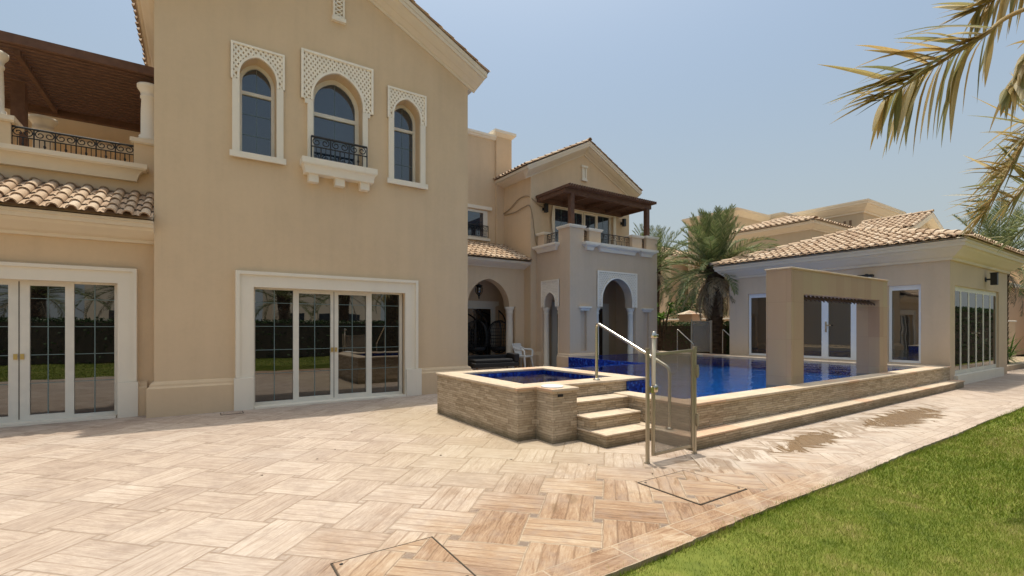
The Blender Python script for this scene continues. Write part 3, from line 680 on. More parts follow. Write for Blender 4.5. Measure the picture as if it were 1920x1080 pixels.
jali(mY, villa, 1.548, 2.852, 5.54, 6.425, o0, o1, zs, zp, fr=.04, out=.06)
ledge(villa, mY, 1.53, 2.87, 4.42, .26, .10, .16, 'window_ledge', inset=.06)
for c in (1.74, 2.2, 2.66): b = MB(); b.slab(rect(c - .085, c + .085, 4.02, 4.165), [], mY, -.15, .0); b.build('bracket', M['trim'], villa)
grille(mY, villa, 1.70, 2.70, 4.42, 4.84, 3, -.14, .012, 'window_railing')
# vent in the gable
v = MB(); v.slab(rect(2.10, 2.31, 7.2, 7.95), [rect(2.135, 2.275, 7.24, 7.91)], mY, -.05, 0); v.slab(rect(2.08, 2.33, 7.13, 7.2), [], mY, -.075, 0)
vo = v.build('gable_vent', M['trim'], villa); q = MB(); q.slab(rect(2.135, 2.275, 7.2, 7.95), [], mY, -.012, -.002); q.build('vent_ground', M['jali_back'], vo)
q = MB()
for k in range(9):
    for sgn in (1, -1): bar2d(q, (2.205 - .065, 7.24 + k * .078 + (0 if sgn > 0 else .07)), (2.205 + .065, 7.24 + k * .078 + (.07 if sgn > 0 else 0)), .016, mY, -.04 - (.002 if sgn > 0 else 0), -.012 - (.002 if sgn > 0 else 0))
q.build('vent_lattice', M['jali'], vo)
# sliding door and its surround
sliding_door(mY, villa, 0.80, 3.50, 0.03, 2.09, [(0.83, 1.44), (1.535, 2.09), (2.23, 2.765), (2.87, 3.44)], .14)
s = MB(); s.sweep([(.795, 0), (.795, 2.085), (3.505, 2.085), (3.505, 0)], [(0, -.05), (-.23, -.05), (-.23, 0), (0, 0)], lambda a, z, d: mY(a, z, d))
s.sweep([(.585, 0.545), (.585, 2.295), (3.715, 2.295), (3.715, 0.545)], [(0, -.05), (0, -.085), (-.055, -.085), (-.065, -.0), (-.0, -.0)], lambda a, z, d: mY(a, z, d))
for q0, q1 in ((.555, .80), (3.50, 3.875)): 
    s.slab(rect(q0 if q0 < 1 else 3.505, .79 if q0 < 1 else 3.755, 0, .56), [], mY, -.1, -.0505) if False else None
s.slab(rect(.50, .79, 0, .54), [], mY, -.115, -.002); s.slab(rect(3.51, 3.83, 0, .54), [], mY, -.115, -.002)
s.build('door_surround', M['trim'], villa)
t = MB(); t.box(.80, 3.50, 9.10, 9.40, 0.0, .03); t.build('door_sill', M['trim'], villa)
# rake cornices and roof of the main block
def gable_roof(xl, xr, yf, yb, ztip, over, fover, wall_z, parent):
    xm_ = (xl + xr) / 2; XA, XB = xl - over, xr + over; apex = ztip + .5 * (xm_ - XA)
    th = .10
    m = MB()                                            # roof deck
    yo = yf - fover
    for sx, xe in ((1, XA), (-1, XB)):
        m.add([(xe, yo, ztip - th), (xm_, yo, apex - th), (xm_, yb, apex - th), (xe, yb, ztip - th), (xe, yo, ztip), (xm_, yo, apex), (xm_, yb, apex), (xe, yb, ztip)],
              [(0, 1, 2, 3), (4, 5, 6, 7), (0, 1, 5, 4), (3, 2, 6, 7), (0, 3, 7, 4)])
    m.build('roof_deck', M['cornice'], parent)
    k = MB(); mpf = YF(yf); path = [(XA + .02, ztip - th - .002 + .01), (xm_, apex - th - .002), (XB - .02, ztip - th - .002 + .01)]
    # stepped moulding below the deck: profile (down from the deck, out from the wall)
    k.sweep(path, [(0, 0.0), (0, -fover + .01), (.07, -fover + .012), (.075, -fover + .05), (.12, -fover * .72), (.17, -fover * .5), (.18, -fover * .42), (.235, -fover * .2), (.245, -.04), (.29, -.03), (.29, 0.0)], lambda a, z, d: mpf(a, z, d))
    k.build('rake_cornice', M['cornice'], parent)
    h = ztip - th - (wall_z - .12)
    for pth in ([(xl, yb), (xl, yf)], [(xr, yf), (xr, yb)]): e = MB(); e.sweep(pth, COVE(over - .02, h, wall_z - .12), HOR); e.build('eave_cornice', M['cornice'], parent)
    L = math.hypot(xm_ - XA, apex - ztip); s = Vector((xm_ - XA, 0, apex - ztip)).normalized()
    tile_roof(parent, (XA - .03, yo - .03, ztip + .012), (0, 1, 0), s, yb - yo, L, name='roof')
    s2 = Vector((-s.x, 0, s.z)); tile_roof(parent, (XB + .03, yo - .03, ztip + .012), (0, 1, 0), s2, yb - yo, L, name='roof')
    ridge_caps(parent, (xm_, yo, apex + .04), (xm_, yb, apex + .04))
gable_roof(XL, XR, 9.22, 22.0, 6.95, .30, .34, 6.75, villa)

# left wing: wall, door, lean-to roof, balcony
mL = YF(9.5)
lw = MB(); lw.slab([(-7, 0), (-3.27, 0), (-3.27, 2.08), (-1.03, 2.08), (-1.03, 0), (XL, 0), (XL, 2.95), (-7, 2.95)], [], mL, 0, .32)
lw.box(-7, XL, 10.15, 10.45, 2.4, 3.98); lw.box(-7, XL - .002, 10.451, 13.2, 3.90, 3.98); lw.box(-7, XL - .002, 13.0, 13.3, 3.98, 5.75); lw.box(-7, -6.7, 9.82, 13.2, 0, 3.9)
lw.box(-7, XL, 9.82, 10.149, 2.3, 2.5)
lw.build('wing_wall', M['wall'], villa)
pl = MB(); pl.sweep([(-.84, 9.5), (XL - .1, 9.5)], PLINTH, HOR); pl.build('plinth', M['wall'], villa)
sliding_door(mL, villa, -3.25, -1.05, .03, 2.08, [(-3.21, -2.74), (-2.64, -2.26), (-2.04, -1.66), (-1.56, -1.09)], .14)
s = MB(); s.sweep([(-3.265, 0), (-3.265, 2.075), (-1.035, 2.075), (-1.035, 0)], [(0, -.05), (-.2, -.05), (-.2, 0), (0, 0)], lambda a, z, d: mL(a, z, d))
s.sweep([(-3.46, 0.545), (-3.46, 2.26), (-.85, 2.26), (-.85, 0.545)], [(0, -.05), (0, -.085), (-.05, -.085), (-.06, -.0), (-.0, -.0)], lambda a, z, d: mL(a, z, d))
s.slab(rect(-1.03, -.78, 0, .54), [], mL, -.105, -.002); s.build('door_surround', M['trim'], villa)
t = MB(); t.box(-3.25, -1.05, 9.40, 9.66, 0.0, .03); t.build('door_sill', M['trim'], villa)
e = MB(); e.sweep([(-7, 9.5), (XL, 9.5)], COVE(.46, .30, 2.72), HOR); e.build('eave_cornice', M['cornice'], villa)
d = MB(); d.add([(-7, 9.0, 3.03), (XL, 9.0, 3.03), (XL, 10.15, 3.605), (-7, 10.15, 3.605)], [(0, 1, 2, 3)]); d.build('roof_deck', M['cornice'], villa)
sv = Vector((0, 1, .5)).normalized(); tile_roof(villa, (XL - 6.4, 8.94, 3.035), (1, 0, 0), sv, 6.4, 1.35)
mB = YF(10.15)
ledge(villa, mB, -2.7, -.70, 4.10, .25, .075, .19, 'balcony_ledge', 'cornice', inset=.15)
for a0, a1 in ((-.90, XL - .003), (-2.9, -2.36)): p = MB(); p.box(a0, a1, 10.15, 10.55, 3.981, 4.50); p.build('pedestal', M['wall'], villa)
for a0, a1 in ((-.95, XL - .002), (-2.95, -2.31)): p = MB(); p.box(a0, a1, 10.10, 10.60, 4.52, 4.59); p.box(a0 + .02, a1 - .01, 10.12, 10.58, 4.50, 4.52); p.build('pedestal_cap', M['cornice'], villa)
mR = YF(10.2); grille(mR, villa, -2.36, -.90, 4.11, 4.46, 6, .0, .010)
column(villa, -.70, 10.34, 4.60, 5.58, .125); column(villa, -2.60, 10.34, 4.60, 5.58, .125); column(villa, -2.37, 12.0, 3.98, 5.23, .14)
wb = MB(); wb.box(-7, XL - .003, 12.93, 13.0, 5.1, 5.2); wb.build('string_course', M['trim'], villa)

pg = thing('pergola', 'dark brown slatted timber pergola over the left balcony above the tiled eave', 'pergola', (-1.5, 10.3, 4.6), 'dark timber pergolas over the balconies')
b = MB(); b.box(-7, XL - .005, 10.12, 10.19, 5.70, 5.84); b.box(-7, XL - .005, 12.75, 12.87, 5.58, 5.70)
for x in (-2.34, -4.3): b.box(x - .035, x + .035, 10.36, 12.75, 5.62, 5.70)
b.build('beam', M['wood'], pg)
b = MB(); y = 10.25
while y < 12.86: b.box(-7, XL - .006, y, y + .075, 5.705, 5.765); y += .135
b.build('slat', M['wood'], pg)
b = MB(); b.box(-2.66, -2.48, 11.42, 11.60, 3.985, 5.61); b.build('post', M['wood'], pg)

# recess between the blocks
mC = YF(13.635)
rc = MB(); rc.slab([(XR, 0), (5.2, 0), (5.2, 2.07), (6.95, 2.07), (6.95, 0), (7.16, 0), (7.16, 2.10), (7.33, 2.10)] + [(a, z) for a, z in reversed(arch(7.33, 8.96, 2.10, 3.02))][1:-1] + [(8.96, 2.10), (9.22, 2.10), (9.22, 0), (9.593, 0), (9.593, 3.62), (XR, 3.62)], [], mC, 0, .34)
rc.box(XR, 9.593, 15.035, 15.3, 3.5, 8.43); rc.box(XR, 9.593, 15.0, 15.03, 0, 3.5); rc.box(XR, 9.593, 13.98, 15.0, 3.4, 3.5)
rc.build('recess_wall', M['wall'], villa)
column(villa, 9.07, 13.80, 0.0, 2.10, .125)
e = MB(); e.sweep([(XR, 13.635), (9.6, 13.635)], COVE(.42, .22, 3.42), HOR); e.build('eave_cornice', M['cornice'], villa)
sv = Vector((0, 1, .42)).normalized(); Lr = 1.90 * math.hypot(1, .42)
d = MB(); d.add([(XR, 13.18, 3.66), (9.593, 13.18, 3.66), (9.593, 15.03, 4.43), (XR, 15.03, 4.43)], [(0, 1, 2, 3)]); d.build('roof_deck', M['cornice'], villa)
tile_roof(villa, (5.2, 13.14, 3.66), (1, 0, 0), sv, 4.6, Lr, inside=lambda a, s_: a < 4.40 or s_ < .1)
# recess upper window
mU = YF(15.035)
f = MB(); f.slab(rect(7.75, 8.90, 4.66, 5.66), [rect(7.83, 8.72, 4.72, 5.58)], mU, -.03, -.002); fo = f.build('window', M['upvc'], villa)
q = MB(); q.slab(rect(7.83, 8.72, 4.72, 5.58), [], mU, -.016, -.008); q.build('pane', M['glass_blue'], fo)
q = MB(); q.slab(rect(7.60, 9.06, 5.70, 5.82), [], mU, -.09, 0); q.build('lintel', M['trim'], fo); q = MB(); q.slab(rect(7.62, 8.99, 4.56, 4.65), [], mU, -.09, 0); q.build('sill', M['trim'], fo)
grille(mU, fo, 7.8, 8.90, 4.68, 5.1, 4, -.08, .009, 'window_railing')
c = MB(); c.sweep([(XR, 15.035), (9.25, 15.035)], [(0, 8.34), (.05, 8.36), (.07, 8.42), (.1, 8.44), (.1, 8.52), (-.3, 8.52), (-.3, 8.34)], HOR); c.build('parapet_cap', M['trim'], villa)
c = MB(); c.box(9.25, 9.93, 14.95, 15.7, 3.7, 8.56); c.build('parapet_pier', M['wall'], villa)
c = MB(); c.sweep([(9.25, 15.7), (9.25, 14.95), (9.93, 14.95), (9.93, 15.7)], [(0, 8.50), (.04, 8.53), (.10, 8.60), (.13, 8.62), (.13, 8.72), (-.2, 8.72), (-.2, 8.50)], HOR); c.box(9.4, 9.8, 15.1, 15.7, 8.5, 8.71); c.build('pier_cap', M['trim'], villa)
# back wall of the recess: glazed door
mD = YF(15.0)
s = MB(); s.slab([(6.6, 0), (6.6, 2.35), (9.35, 2.35), (9.35, 2.2), (9.2, 2.15), (9.2, 0)], [], mD, -.06, -.002); s.build('door_surround', M['trim'], villa)
s = MB(); s.slab(rect(6.8, 9.02, .02, 2.08), [], mD, -.085, -.0605); do = s.build('door', M['glass'], villa)
s = MB(); s.slab(rect(6.76, 9.06, .02, 2.12), [rect(6.82, 7.86, .08, 2.06), rect(7.94, 8.98, .08, 2.06)], mD, -.105, -.0855); s.build('door_frame', M['upvc'], do)

# gabled pavilion behind the portico
PX0, PX1, PY = 9.593, 14.50, 13.25
mP = YF(PY); pm = (PX0 + PX1) / 2
w_ = MB(); w_.slab([(PX0, 0), (PX1, 0), (PX1, 6.73), (pm, 6.73 + .5 * (pm - PX0)), (PX0, 6.73)], [rect(10.62, 13.58, 3.95, 5.72)], mP, 0, .3)
w_.box(PX0, PX0 + .3, 13.55, 19, 0, 6.73); w_.box(PX1 - .3, PX1, 13.55, 19, 0, 6.73); w_.build('pavilion_wall', M['wall'], villa)
gable_roof(PX0, PX1, PY, 19.0, 6.85, .36, .34, 6.73, villa)
sliding_door(mP, villa, 10.62, 13.58, 3.96, 5.72, [(10.70, 11.38), (11.5, 12.04), (12.2, 12.72), (12.84, 13.45)], .10, rows=0, handles=False, mat='glass_blue')
s = MB(); s.sweep([(10.63, 3.96), (10.63, 5.71), (13.57, 5.71), (13.57, 3.96)], [(0, -.05), (-.14, -.05), (-.14, 0), (0, 0)], lambda a, z, d: mP(a, z, d)); s.build('door_surround', M['trim'], villa)
v = MB(); v.slab(rect(11.94, 12.16, 6.93, 7.36), [rect(11.99, 12.11, 6.98, 7.33)], mP, -.05, 0); v.slab(rect(11.90, 12.20, 7.36, 7.43), [], mP, -.08, 0); v.slab(rect(11.92, 12.18, 6.86, 6.93), [], mP, -.07, 0); v.slab(rect(11.99, 12.11, 6.93, 7.36), [], mP, -.012, -.002)
v.build('gable_vent', M['trim'], villa)
# portico with terrace
TX0, TX1, TY0, TY1 = 9.85, 14.04, 11.48, 13.25
mT = YF(TY0); tm = 11.96
A = arch(11.24, 12.68, 2.30, 3.05, 16)
p = MB(); p.slab([(TX0, 0), (11.02, 0), (11.02, 2.07), (11.24, 2.07)] + list(reversed(A)) + [(12.68, 2.07), (12.90, 2.07), (12.90, 0), (TX1, 0), (TX1, 4.1), (TX0, 4.1)],
       [rect(10.31, 10.57, .62, 1.95), rect(13.34, 13.60, .62, 1.95)], mT, 0, .30)
mS = XF(TX0); A2 = arch(12.18, 12.76, 2.20, 2.56, 12)
p.slab([(11.78, 0), (12.06, 0), (12.06, 2.07), (12.18, 2.07)] + list(reversed(A2)) + [(12.76, 2.07), (12.95, 2.07), (12.95, 0), (13.249, 0), (13.249, 4.1), (11.78, 4.1)], [], mS, 0, .28)
p.box(13.74, TX1, 11.78, 13.249, 0, 4.1); p.box(10.13, 13.74, 11.78, 13.249, 3.7, 3.9)
p.build('portico_wall', M['wall_pale'], villa)
for a_ in (10.30, 13.33): q = MB(); q.slab(rect(a_, a_ + .28, .6, 1.96), [], mT, .09, .11); q.build('niche_back', M['wall_pale'], villa)
ledge(villa, mT, 10.22, 10.72, 2.07, .10, .05, .09, 'niche_cap', inset=.07); ledge(villa, mT, 13.18, 13.74, 2.07, .10, .05, .09, 'niche_cap', inset=.07)
for pth in ([(TX0, 12.04), (TX0, TY0), (10.99, TY0)], [(12.93, TY0), (TX1, TY0), (TX1, 13.2)], [(TX0, 13.24), (TX0, 12.97)], [(PX0, 15), (PX0, 13.25), (TX0 - .1, 13.25)]): pl = MB(); pl.sweep(pth, PLINTH, HOR); pl.build('plinth', M['wall_pale'], villa)
jali(mT, villa, 11.02, 12.93, 2.07, 3.28, 11.24, 12.68, 2.30, 3.05, fr=.05, out=.05, pitch=.095)
jali(mS, villa, 12.0, 12.95, 2.07, 2.97, 12.18, 12.76, 2.20, 2.56, fr=.035, out=.045, pitch=.085)
for x, y in ((11.12, 11.63), (12.79, 11.63)): column(villa, x, y, 0.0, 2.07, .10)
column(villa, 9.98, 12.86, 0.0, 2.07, .095); column(villa, 9.98, 12.10, 0.0, 2.07, .095)
s = MB(); s.slab(rect(10.5, 13.3, .0, 2.3), [rect(10.68, 13.05, .0, 2.1)], mP, -.06, -.002); s.build('door_surround', M['trim'], villa)
s = MB(); s.slab(rect(10.68, 13.05, .02, 2.1), [], mP, -.03, -.002); do = s.build('door', M['glass'], villa)
s = MB()
for x in (10.70, 11.28, 11.86, 12.44, 13.02): s.slab(rect(x - .03, x + .03, .02, 2.1), [], mP, -.05, -.0305)
s.build('door_frame', M['upvc'], do)
# terrace piers, caps, ledges, railings
PR = [(9.85, 10.45, 11.48, 12.05, 4.60), (13.46, 14.04, 11.48, 12.05, 4.60), (10.68, 11.20, 11.48, 11.80, 4.56), (12.72, 13.22, 11.48, 11.80, 4.56), (9.85, 10.13, 12.82, 13.20, 4.56)]
for x0, x1, y0, y1, z in PR:
    pm_ = MB(); pc = MB(); pm_.box(x0 + (.002 if x0 > 9.86 else 0), x1, y0, y1, 4.1, z); pc.box(x0 - .04, x1 + .04, y0 - .04, y1 + .04, z, z + .035); pc.box(x0 - .06, x1 + .06, y0 - .06, y1 + .06, z + .035, z + .08)
    pm_.build('terrace_pier', M['wall_pale'], villa); pc.build('pier_cap', M['trim'], villa)
ld = MB(); ld.slab(rect(10.36, 13.88, 4.08, 4.16), [], mT, -.20, .02); lo = ld.build('terrace_ledge', M['trim'], villa)
ledge(lo, mT, 10.40, 10.92, 4.078, .19, .02, .15, 'corbel', inset=.12); ledge(lo, mT, 11.0, 12.92, 4.078, .19, .02, .15, 'corbel', inset=.12); ledge(lo, mT, 13.0, 13.8, 4.078, .19, .02, .15, 'corbel', inset=.12)
ledge(villa, mS, 11.98, 13.24, 4.17, .2, .07, .16, 'side_ledge', inset=.12)
mT2 = YF(11.62); grille(mT2, villa, 10.45, 10.68, 4.14, 4.56, 1, 0, .009); grille(mT2, villa, 11.20, 12.72, 4.14, 4.56, 6, 0, .009); grille(mT2, villa, 13.22, 13.46, 4.14, 4.56, 1, 0, .009)
grille(XF(9.98), villa, 12.05, 12.82, 4.14, 4.56, 3, 0, .009)

pg = thing('pergola', 'smaller dark brown timber pergola on two posts over the far terrace', 'pergola', (11.95, 12.3, 4.68), 'dark timber pergolas over the balconies')
for x in (10.13, 13.77): b = MB(); b.box(x - .08, x + .08, 11.66, 11.82, 4.682, 5.74, .008); b.build('post', M['wood'], pg)
b = MB(); b.box(9.82, 13.94, 11.66, 11.80, 5.74, 5.88); b.box(9.82, 13.94, 13.05, 13.20, 5.74, 5.88)
for x in (9.86, 10.9, 11.95, 13.0, 13.88): b.box(x - .03, x + .03, 11.801, 13.049, 5.745, 5.875)
b.build('beam', M['wood'], pg)
b = MB(); x = 9.80
while x < 13.93: b.box(x, x + .05, 11.42, 13.24, 5.882, 5.97); x += .105
b.build('slat', M['wood'], pg)

# hanging cables and wall lamps on the pavilion
def cable(pts, r=.017):
    m = MB(); P = [Vector(p) for p in pts]; out = []
    for i in range(len(P) - 1):
        p0 = P[max(0, i - 1)]; p1 = P[i]; p2 = P[i + 1]; p3 = P[min(len(P) - 1, i + 2)]
        for k in range(6):
            t = k / 6; out.append(.5 * ((2 * p1) + (p2 - p0) * t + (2 * p0 - 5 * p1 + 4 * p2 - p3) * t * t + (3 * p1 - p0 - 3 * p2 + p3) * t ** 3))
    out.append(P[-1]); return m.tube(out, r, 6)
M['cable'] = m_plain('beige_cable', (0.36, 0.26, 0.16), .7)
cb = thing('wall_cable', 'loose beige cables looping across the wall beside the terrace doors', 'cable', (9.6, 13.5, 5.5))
cable([(9.57, 14.95, 5.65), (9.56, 14.5, 5.75), (9.56, 13.9, 5.98), (9.56, 13.4, 5.96), (9.7, 13.22, 5.80), (9.9, 13.22, 5.66), (10.08, 13.22, 5.62)]).build('cable', M['cable'], cb)
cable([(9.57, 14.9, 5.6), (9.56, 14.2, 5.55), (9.56, 13.6, 5.62), (9.57, 13.28, 5.6), (9.66, 13.22, 5.2), (9.72, 13.22, 4.8), (9.82, 13.22, 4.3), (10.0, 13.22, 4.15)]).build('cable', M['cable'], cb)
cable([(9.95, 13.22, 6.02), (10.3, 13.22, 6.05), (10.5, 13.2, 5.8), (10.46, 13.2, 5.2), (10.52, 13.2, 4.7)]).build('cable', M['cable'], cb)
def wall_lamp(mp, a, z, label, s=1.0):
    t = thing('wall_lamp', label, 'lamp', mp(a, z, 0), 'black box wall lamps')
    m = MB(); m.slab(rect(a - .05 * s, a + .05 * s, z - .05 * s, z + .05 * s), [], mp, -.02, .0); m.slab(rect(a - .018 * s, a + .018 * s, z - .018 * s, z + .018 * s), [], mp, -.09 * s, -.02); m.build('bracket', M['iron'], t)
    m = MB(); m.slab(rect(a - .055 * s, a + .055 * s, z - .13 * s, z + .13 * s), [], mp, -.2 * s, -.09 * s); m.slab(rect(a - .065 * s, a + .065 * s, z + .13 * s, z + .145 * s), [], mp, -.21 * s, -.08 * s); m.build('lamp_body', M['iron'], t)
    return t
wall_lamp(mP, 10.15, 5.55, 'black wall lamp left of the far terrace doors', 1.05)
wall_lamp(mP, 14.05, 5.52, 'black wall lamp right of the far terrace doors', 1.05)

# ------------------------------------------------------------------ pool and hot tub
pool = thing('swimming_pool', 'raised swimming pool clad in split stone with blue mosaic basin', 'pool', (9.5, 6, 0))
WX0, WX1 = 4.88, 14.62                     # outer faces
PYF = 3.52                                 # front face of the raised wall
st = MB()
st.box(WX0, WX1, PYF, PYF + .22, 0, .445)                         # front wall
st.box(WX0, WX0 + .22, PYF + .22, 4.74, 0, .445)                  # near-left wall
st.box(14.12, 14.74, PYF + .22, 12.5, 0, .40)
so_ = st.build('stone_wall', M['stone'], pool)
cp = MB(); cp.sweep([(14.62, PYF), (WX0, PYF), (WX0, 4.50)], [(.03, .445), (.03, .48), (-.27, .48), (-.27, .445)], HOR) if False else None
cp.box(WX0 - .03, 14.64, PYF - .03, PYF + .27, .446, .482, .006); cp.box(WX0 - .03, WX0 + .27, PYF + .272, 4.738, .446, .482, .006)
cp.box(14.06, 14.745, PYF + .272, 12.6, .446, .482, .006); cp.box(14.05, 14.14, 3.8, 12.6, .40, .446)
cp.build('coping', M['coping'], pool)
# step ledge around the front
sp = MB(); sp.box(4.66, 14.75, 3.30, PYF - .001, 0, .135); sp.box(4.66, WX0 - .001, PYF, 3.93, 0, .135)
sp.build('plinth_step', M['stone'], pool)
sc = MB(); sc.box(4.64, 14.77, 3.28, PYF - .002, .136, .158, .004); sc.box(4.64, WX0 - .002, PYF - .001, 3.925, .136, .158, .004); sc.build('step_coping', M['coping'], pool)
# stairs
for i, (y0, y1, x1, z) in enumerate(((3.93, 4.74, WX0 - .004, .155), (4.20, 4.74, 4.80, .31), (4.47, 4.74, WX0 + .0, .465))):
    s = MB(); s.box(3.92 + .001 * i, x1, y0, y1 - .002 * i, (.0, .155, .31)[i], z - .022); so_ = s.build('stair_step', M['stone'], pool)
    s = MB(); s.box(3.90, x1 - .001, y0 - .022, y1 - .003, z - .021, z, .004); s.build('tread', M['coping'], so_)
# basin
bs = MB(); zb = .14
bs.box(WX0 + .221, 14.06, PYF + .221, PYF + .26, zb, .44); bs.box(5.10, 5.14, 3.78, 4.74, zb, .43); bs.box(14.03, 14.119, 3.78, 12.5, zb, .40)
bs.box(5.10, 9.75, 8.26, 8.34, zb, .452); bs.box(9.72, 9.80, 8.342, 11.40, -.1, .452); bs.box(9.8, 14.03, 11.39, 11.47, zb, .452); 
fl_ = MB(); fl_.box(5.10, 14.03, 3.78, 11.4, zb - .05, zb - .002); fl_.build('mosaic_floor', M['pool_floor'], pool)
bs.box(5.141, 5.545, 4.70, 4.738, zb, .60)
bs.build('mosaic_basin', M['mosaic'], pool)
wt = MB(); zz = .449
wt.add([(5.14, 3.78, zz), (14.03, 3.78, zz), (14.03, 4.70, zz), (5.14, 4.70, zz), (5.56, 4.70, zz), (14.03, 8.35, zz), (5.56, 8.35, zz), (9.71, 8.35, zz), (9.71, 11.40, zz), (14.03, 11.40, zz)],
       [(0, 1, 2, 3), (4, 2, 5, 7, 6), (7, 5, 9, 8)])
tag(wt.build('pool_water', M['water'], recalc=False), kind='structure')
# hot tub
tub = thing('hot_tub', 'raised square hot tub clad in split stone with pale coping beside the stairs', 'hot tub', (4.3, 5.9, 0))
TX, TXE, TY, TYE = 3.25, 5.52, 4.76, 7.08
s = MB(); s.box(TX, TXE, TY, TY + .24, 0, .618); s.box(TX, TX + .24, TY + .24, TYE, 0, .618); s.box(TXE - .24, TXE, TY + .24, TYE, 0, .618); s.box(TX + .24, TXE - .24, TYE - .24, TYE, 0, .618)
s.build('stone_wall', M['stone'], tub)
s = MB(); s.box(5.15, TXE + .012, TY - .012, TY - .001, .2, .617); s.box(TXE + .001, TXE + .015, TY, TYE, .2, .617); s.box(TX + .241, TXE - .241, TY + .241, TY + .27, -.3, .615); s.box(TX + .241, TX + .27, TY + .27, TYE - .27, -.3, .615); s.box(TXE - .27, TXE - .241, TY + .27, TYE - .27, -.3, .615); s.box(TX + .241, TXE - .241, TYE - .27, TYE - .241, -.3, .615); s.box(TX + .27, TXE - .27, TY + .27, TYE - .27, .004, .02)
s.box(TX + .271, TX + .6, TY + .271, TYE - .271, .021, .2)
s.build('mosaic_lining', M['mosaic'], tub)
s = MB(); o_ = .025; wdt = .31
s.box(TX - o_, TXE + o_, TY - o_, TY + wdt, .62, .655, .006); s.box(TX - o_, TXE + o_, TYE - wdt + .06, TYE + o_, .62, .655, .006)
s.box(TX - o_, TX + wdt, TY + wdt + .001, TYE - wdt + .059, .62, .655, .006); s.box(TXE - wdt, TXE + o_, TY + wdt + .001, TYE - wdt + .059, .62, .655, .006); s.build('coping', M['coping'], tub)
s = MB(); s.box(3.53, 3.905, 4.42, 4.759, 0, .618); s.build('skimmer_box', M['stone'], tub)
s = MB(); s.box(3.505, 3.925, 4.395, 4.733, .62, .656, .005); s.build('box_coping', M['coping'], tub)
s = MB(); s.lathe(3.66, 4.60, [(.135, .657), (.14, .662), (.135, .672), (.12, .675)], 32); s.build('skimmer_lid', M['plastic'], tub)
s = MB(); s.box(3.60, 3.68, 4.412, 4.4195, .555, .585); s.build('overflow_slot', M['darkvoid'], tub)
wt = MB(); wt.add([(TX + .27, TY + .27, .575), (TXE - .27, TY + .27, .575), (TXE - .27, TYE - .27, .575), (TX + .27, TYE - .27, .575)], [(0, 1, 2, 3)]); tag(wt.build('tub_water', M['water'], recalc=False), kind='structure')

# water-feature arch
wa = thing('waterfall_arch', 'sandstone portal with scupper teeth standing in the pool', 'water feature', (9.8, 3.98, .44))
s = MB(); s.box(7.84, 8.24, 3.78, 4.18, .15, 1.94); s.build('leg', M['sandstone'], wa); s = MB(); s.box(11.33, 11.73, 3.78, 4.18, .15, 1.94); s.build('leg', M['sandstone'], wa)
s = MB(); s.box(7.84, 11.73, 3.78, 4.18, 1.94, 2.33); s.build('beam', M['sandstone'], wa)
s = MB(); s.box(7.82, 11.75, 3.76, 4.20, 2.33, 2.355, .005); s.build('cap', M['coping'], wa)
M['spout'] = m_plain('dark_bronze', (0.09, 0.055, 0.035), 0.6, 0.3)
x = 8.30
while x < 11.30:
    t_ = MB(); t_.tube([(x, 3.95, 1.94), (x, 3.93, 1.90), (x + .03, 3.86, 1.865), (x + .035, 3.84, 1.83)], [.022, .022, .018, .010], 6); t_.build('spout', M['spout'], wa); x += .155

# handrail on the stairs
hr = thing('handrail', 'polished steel handrail sloping down over the pool stairs', 'handrail', (4.6, 4.3, 0))
p0 = W(1136, 709, 6.35)
bx, by = 4.92, 4.86
def bend(pts, r, n=6):
    P = [Vector(p) for p in pts]; out = [P[0]]
    for i in range(1, len(P) - 1):
        a, b_, c = P[i - 1], P[i], P[i + 1]; d0 = (a - b_).normalized(); d1 = (c - b_).normalized(); s0 = b_ + d0 * r; s1 = b_ + d1 * r
        for k in range(n + 1): t = k / n; out.append(s0 * (1 - t) ** 2 + b_ * 2 * t * (1 - t) + s1 * t * t)
    return out + [P[-1]]
HR0 = (4.66, 4.86); HR1 = (4.78, 3.72)
s = MB(); s.tube(bend([(HR0[0], HR0[1], .656), (HR0[0], HR0[1], 1.46), (HR1[0], HR1[1], .90), (HR1[0], HR1[1], .158)], .07), .021, 12); s.build('rail', M['steel'], hr)
for q, z in ((HR0, .656), (HR1, .158)):
    s = MB(); s.lathe(q[0], q[1], [(.05, z), (.05, z + .012), (.03, z + .022), (.022, z + .03)], 20); s.build('flange', M['steel'], hr)

# safety gate
sg_ = thing('safety_gate', 'open-standing pool gate with grey mesh panel and beige metal posts', 'gate', (4.2, 3.24, 0))
def fpost(x, y, h, tn, zb=0.0):
    m = MB(); m.box(x - .02, x + .02, y - .014, y + .014, zb, zb + h, .004); m.box(x - .022, x + .022, y - .016, y + .016, zb + h, zb + h + .012); m.box(x - .035, x + .02, y - .02, y + .02, zb + .0005, zb + .012); return m.build('post', M['postmetal'], tn)
fpost(3.845, 3.265, 1.17, sg_); fpost(4.585, 3.235, 1.17, sg_)
m = MB(); m.box(3.90, 3.93, 3.24, 3.264, .07, 1.13); m.box(4.53, 4.558, 3.226, 3.246, .07, 1.155)
m.add([(3.93, 3.245, 1.10), (4.53, 3.23, 1.125), (4.53, 3.23, 1.155), (3.93, 3.245, 1.13), (3.93, 3.262, 1.10), (4.53, 3.246, 1.125), (4.53, 3.246, 1.155), (3.93, 3.262, 1.13)], [(0, 1, 2, 3), (4, 5, 6, 7), (0, 1, 5, 4), (3, 2, 6, 7)])
m.box(3.93, 4.53, 3.235, 3.258, .07, .10); m.build('gate_frame', M['postmetal'], sg_)
m = MB(); m.box(3.93, 4.53, 3.243, 3.246, .10, 1.11); m.build('mesh_panel', M['mesh'], sg_)
m = MB(); m.lathe(3.905, 3.235, [(.014, .80), (.018, .81), (.018, 1.28), (.014, 1.285)], 14); m.build('latch_tube', M['trim'], sg_)
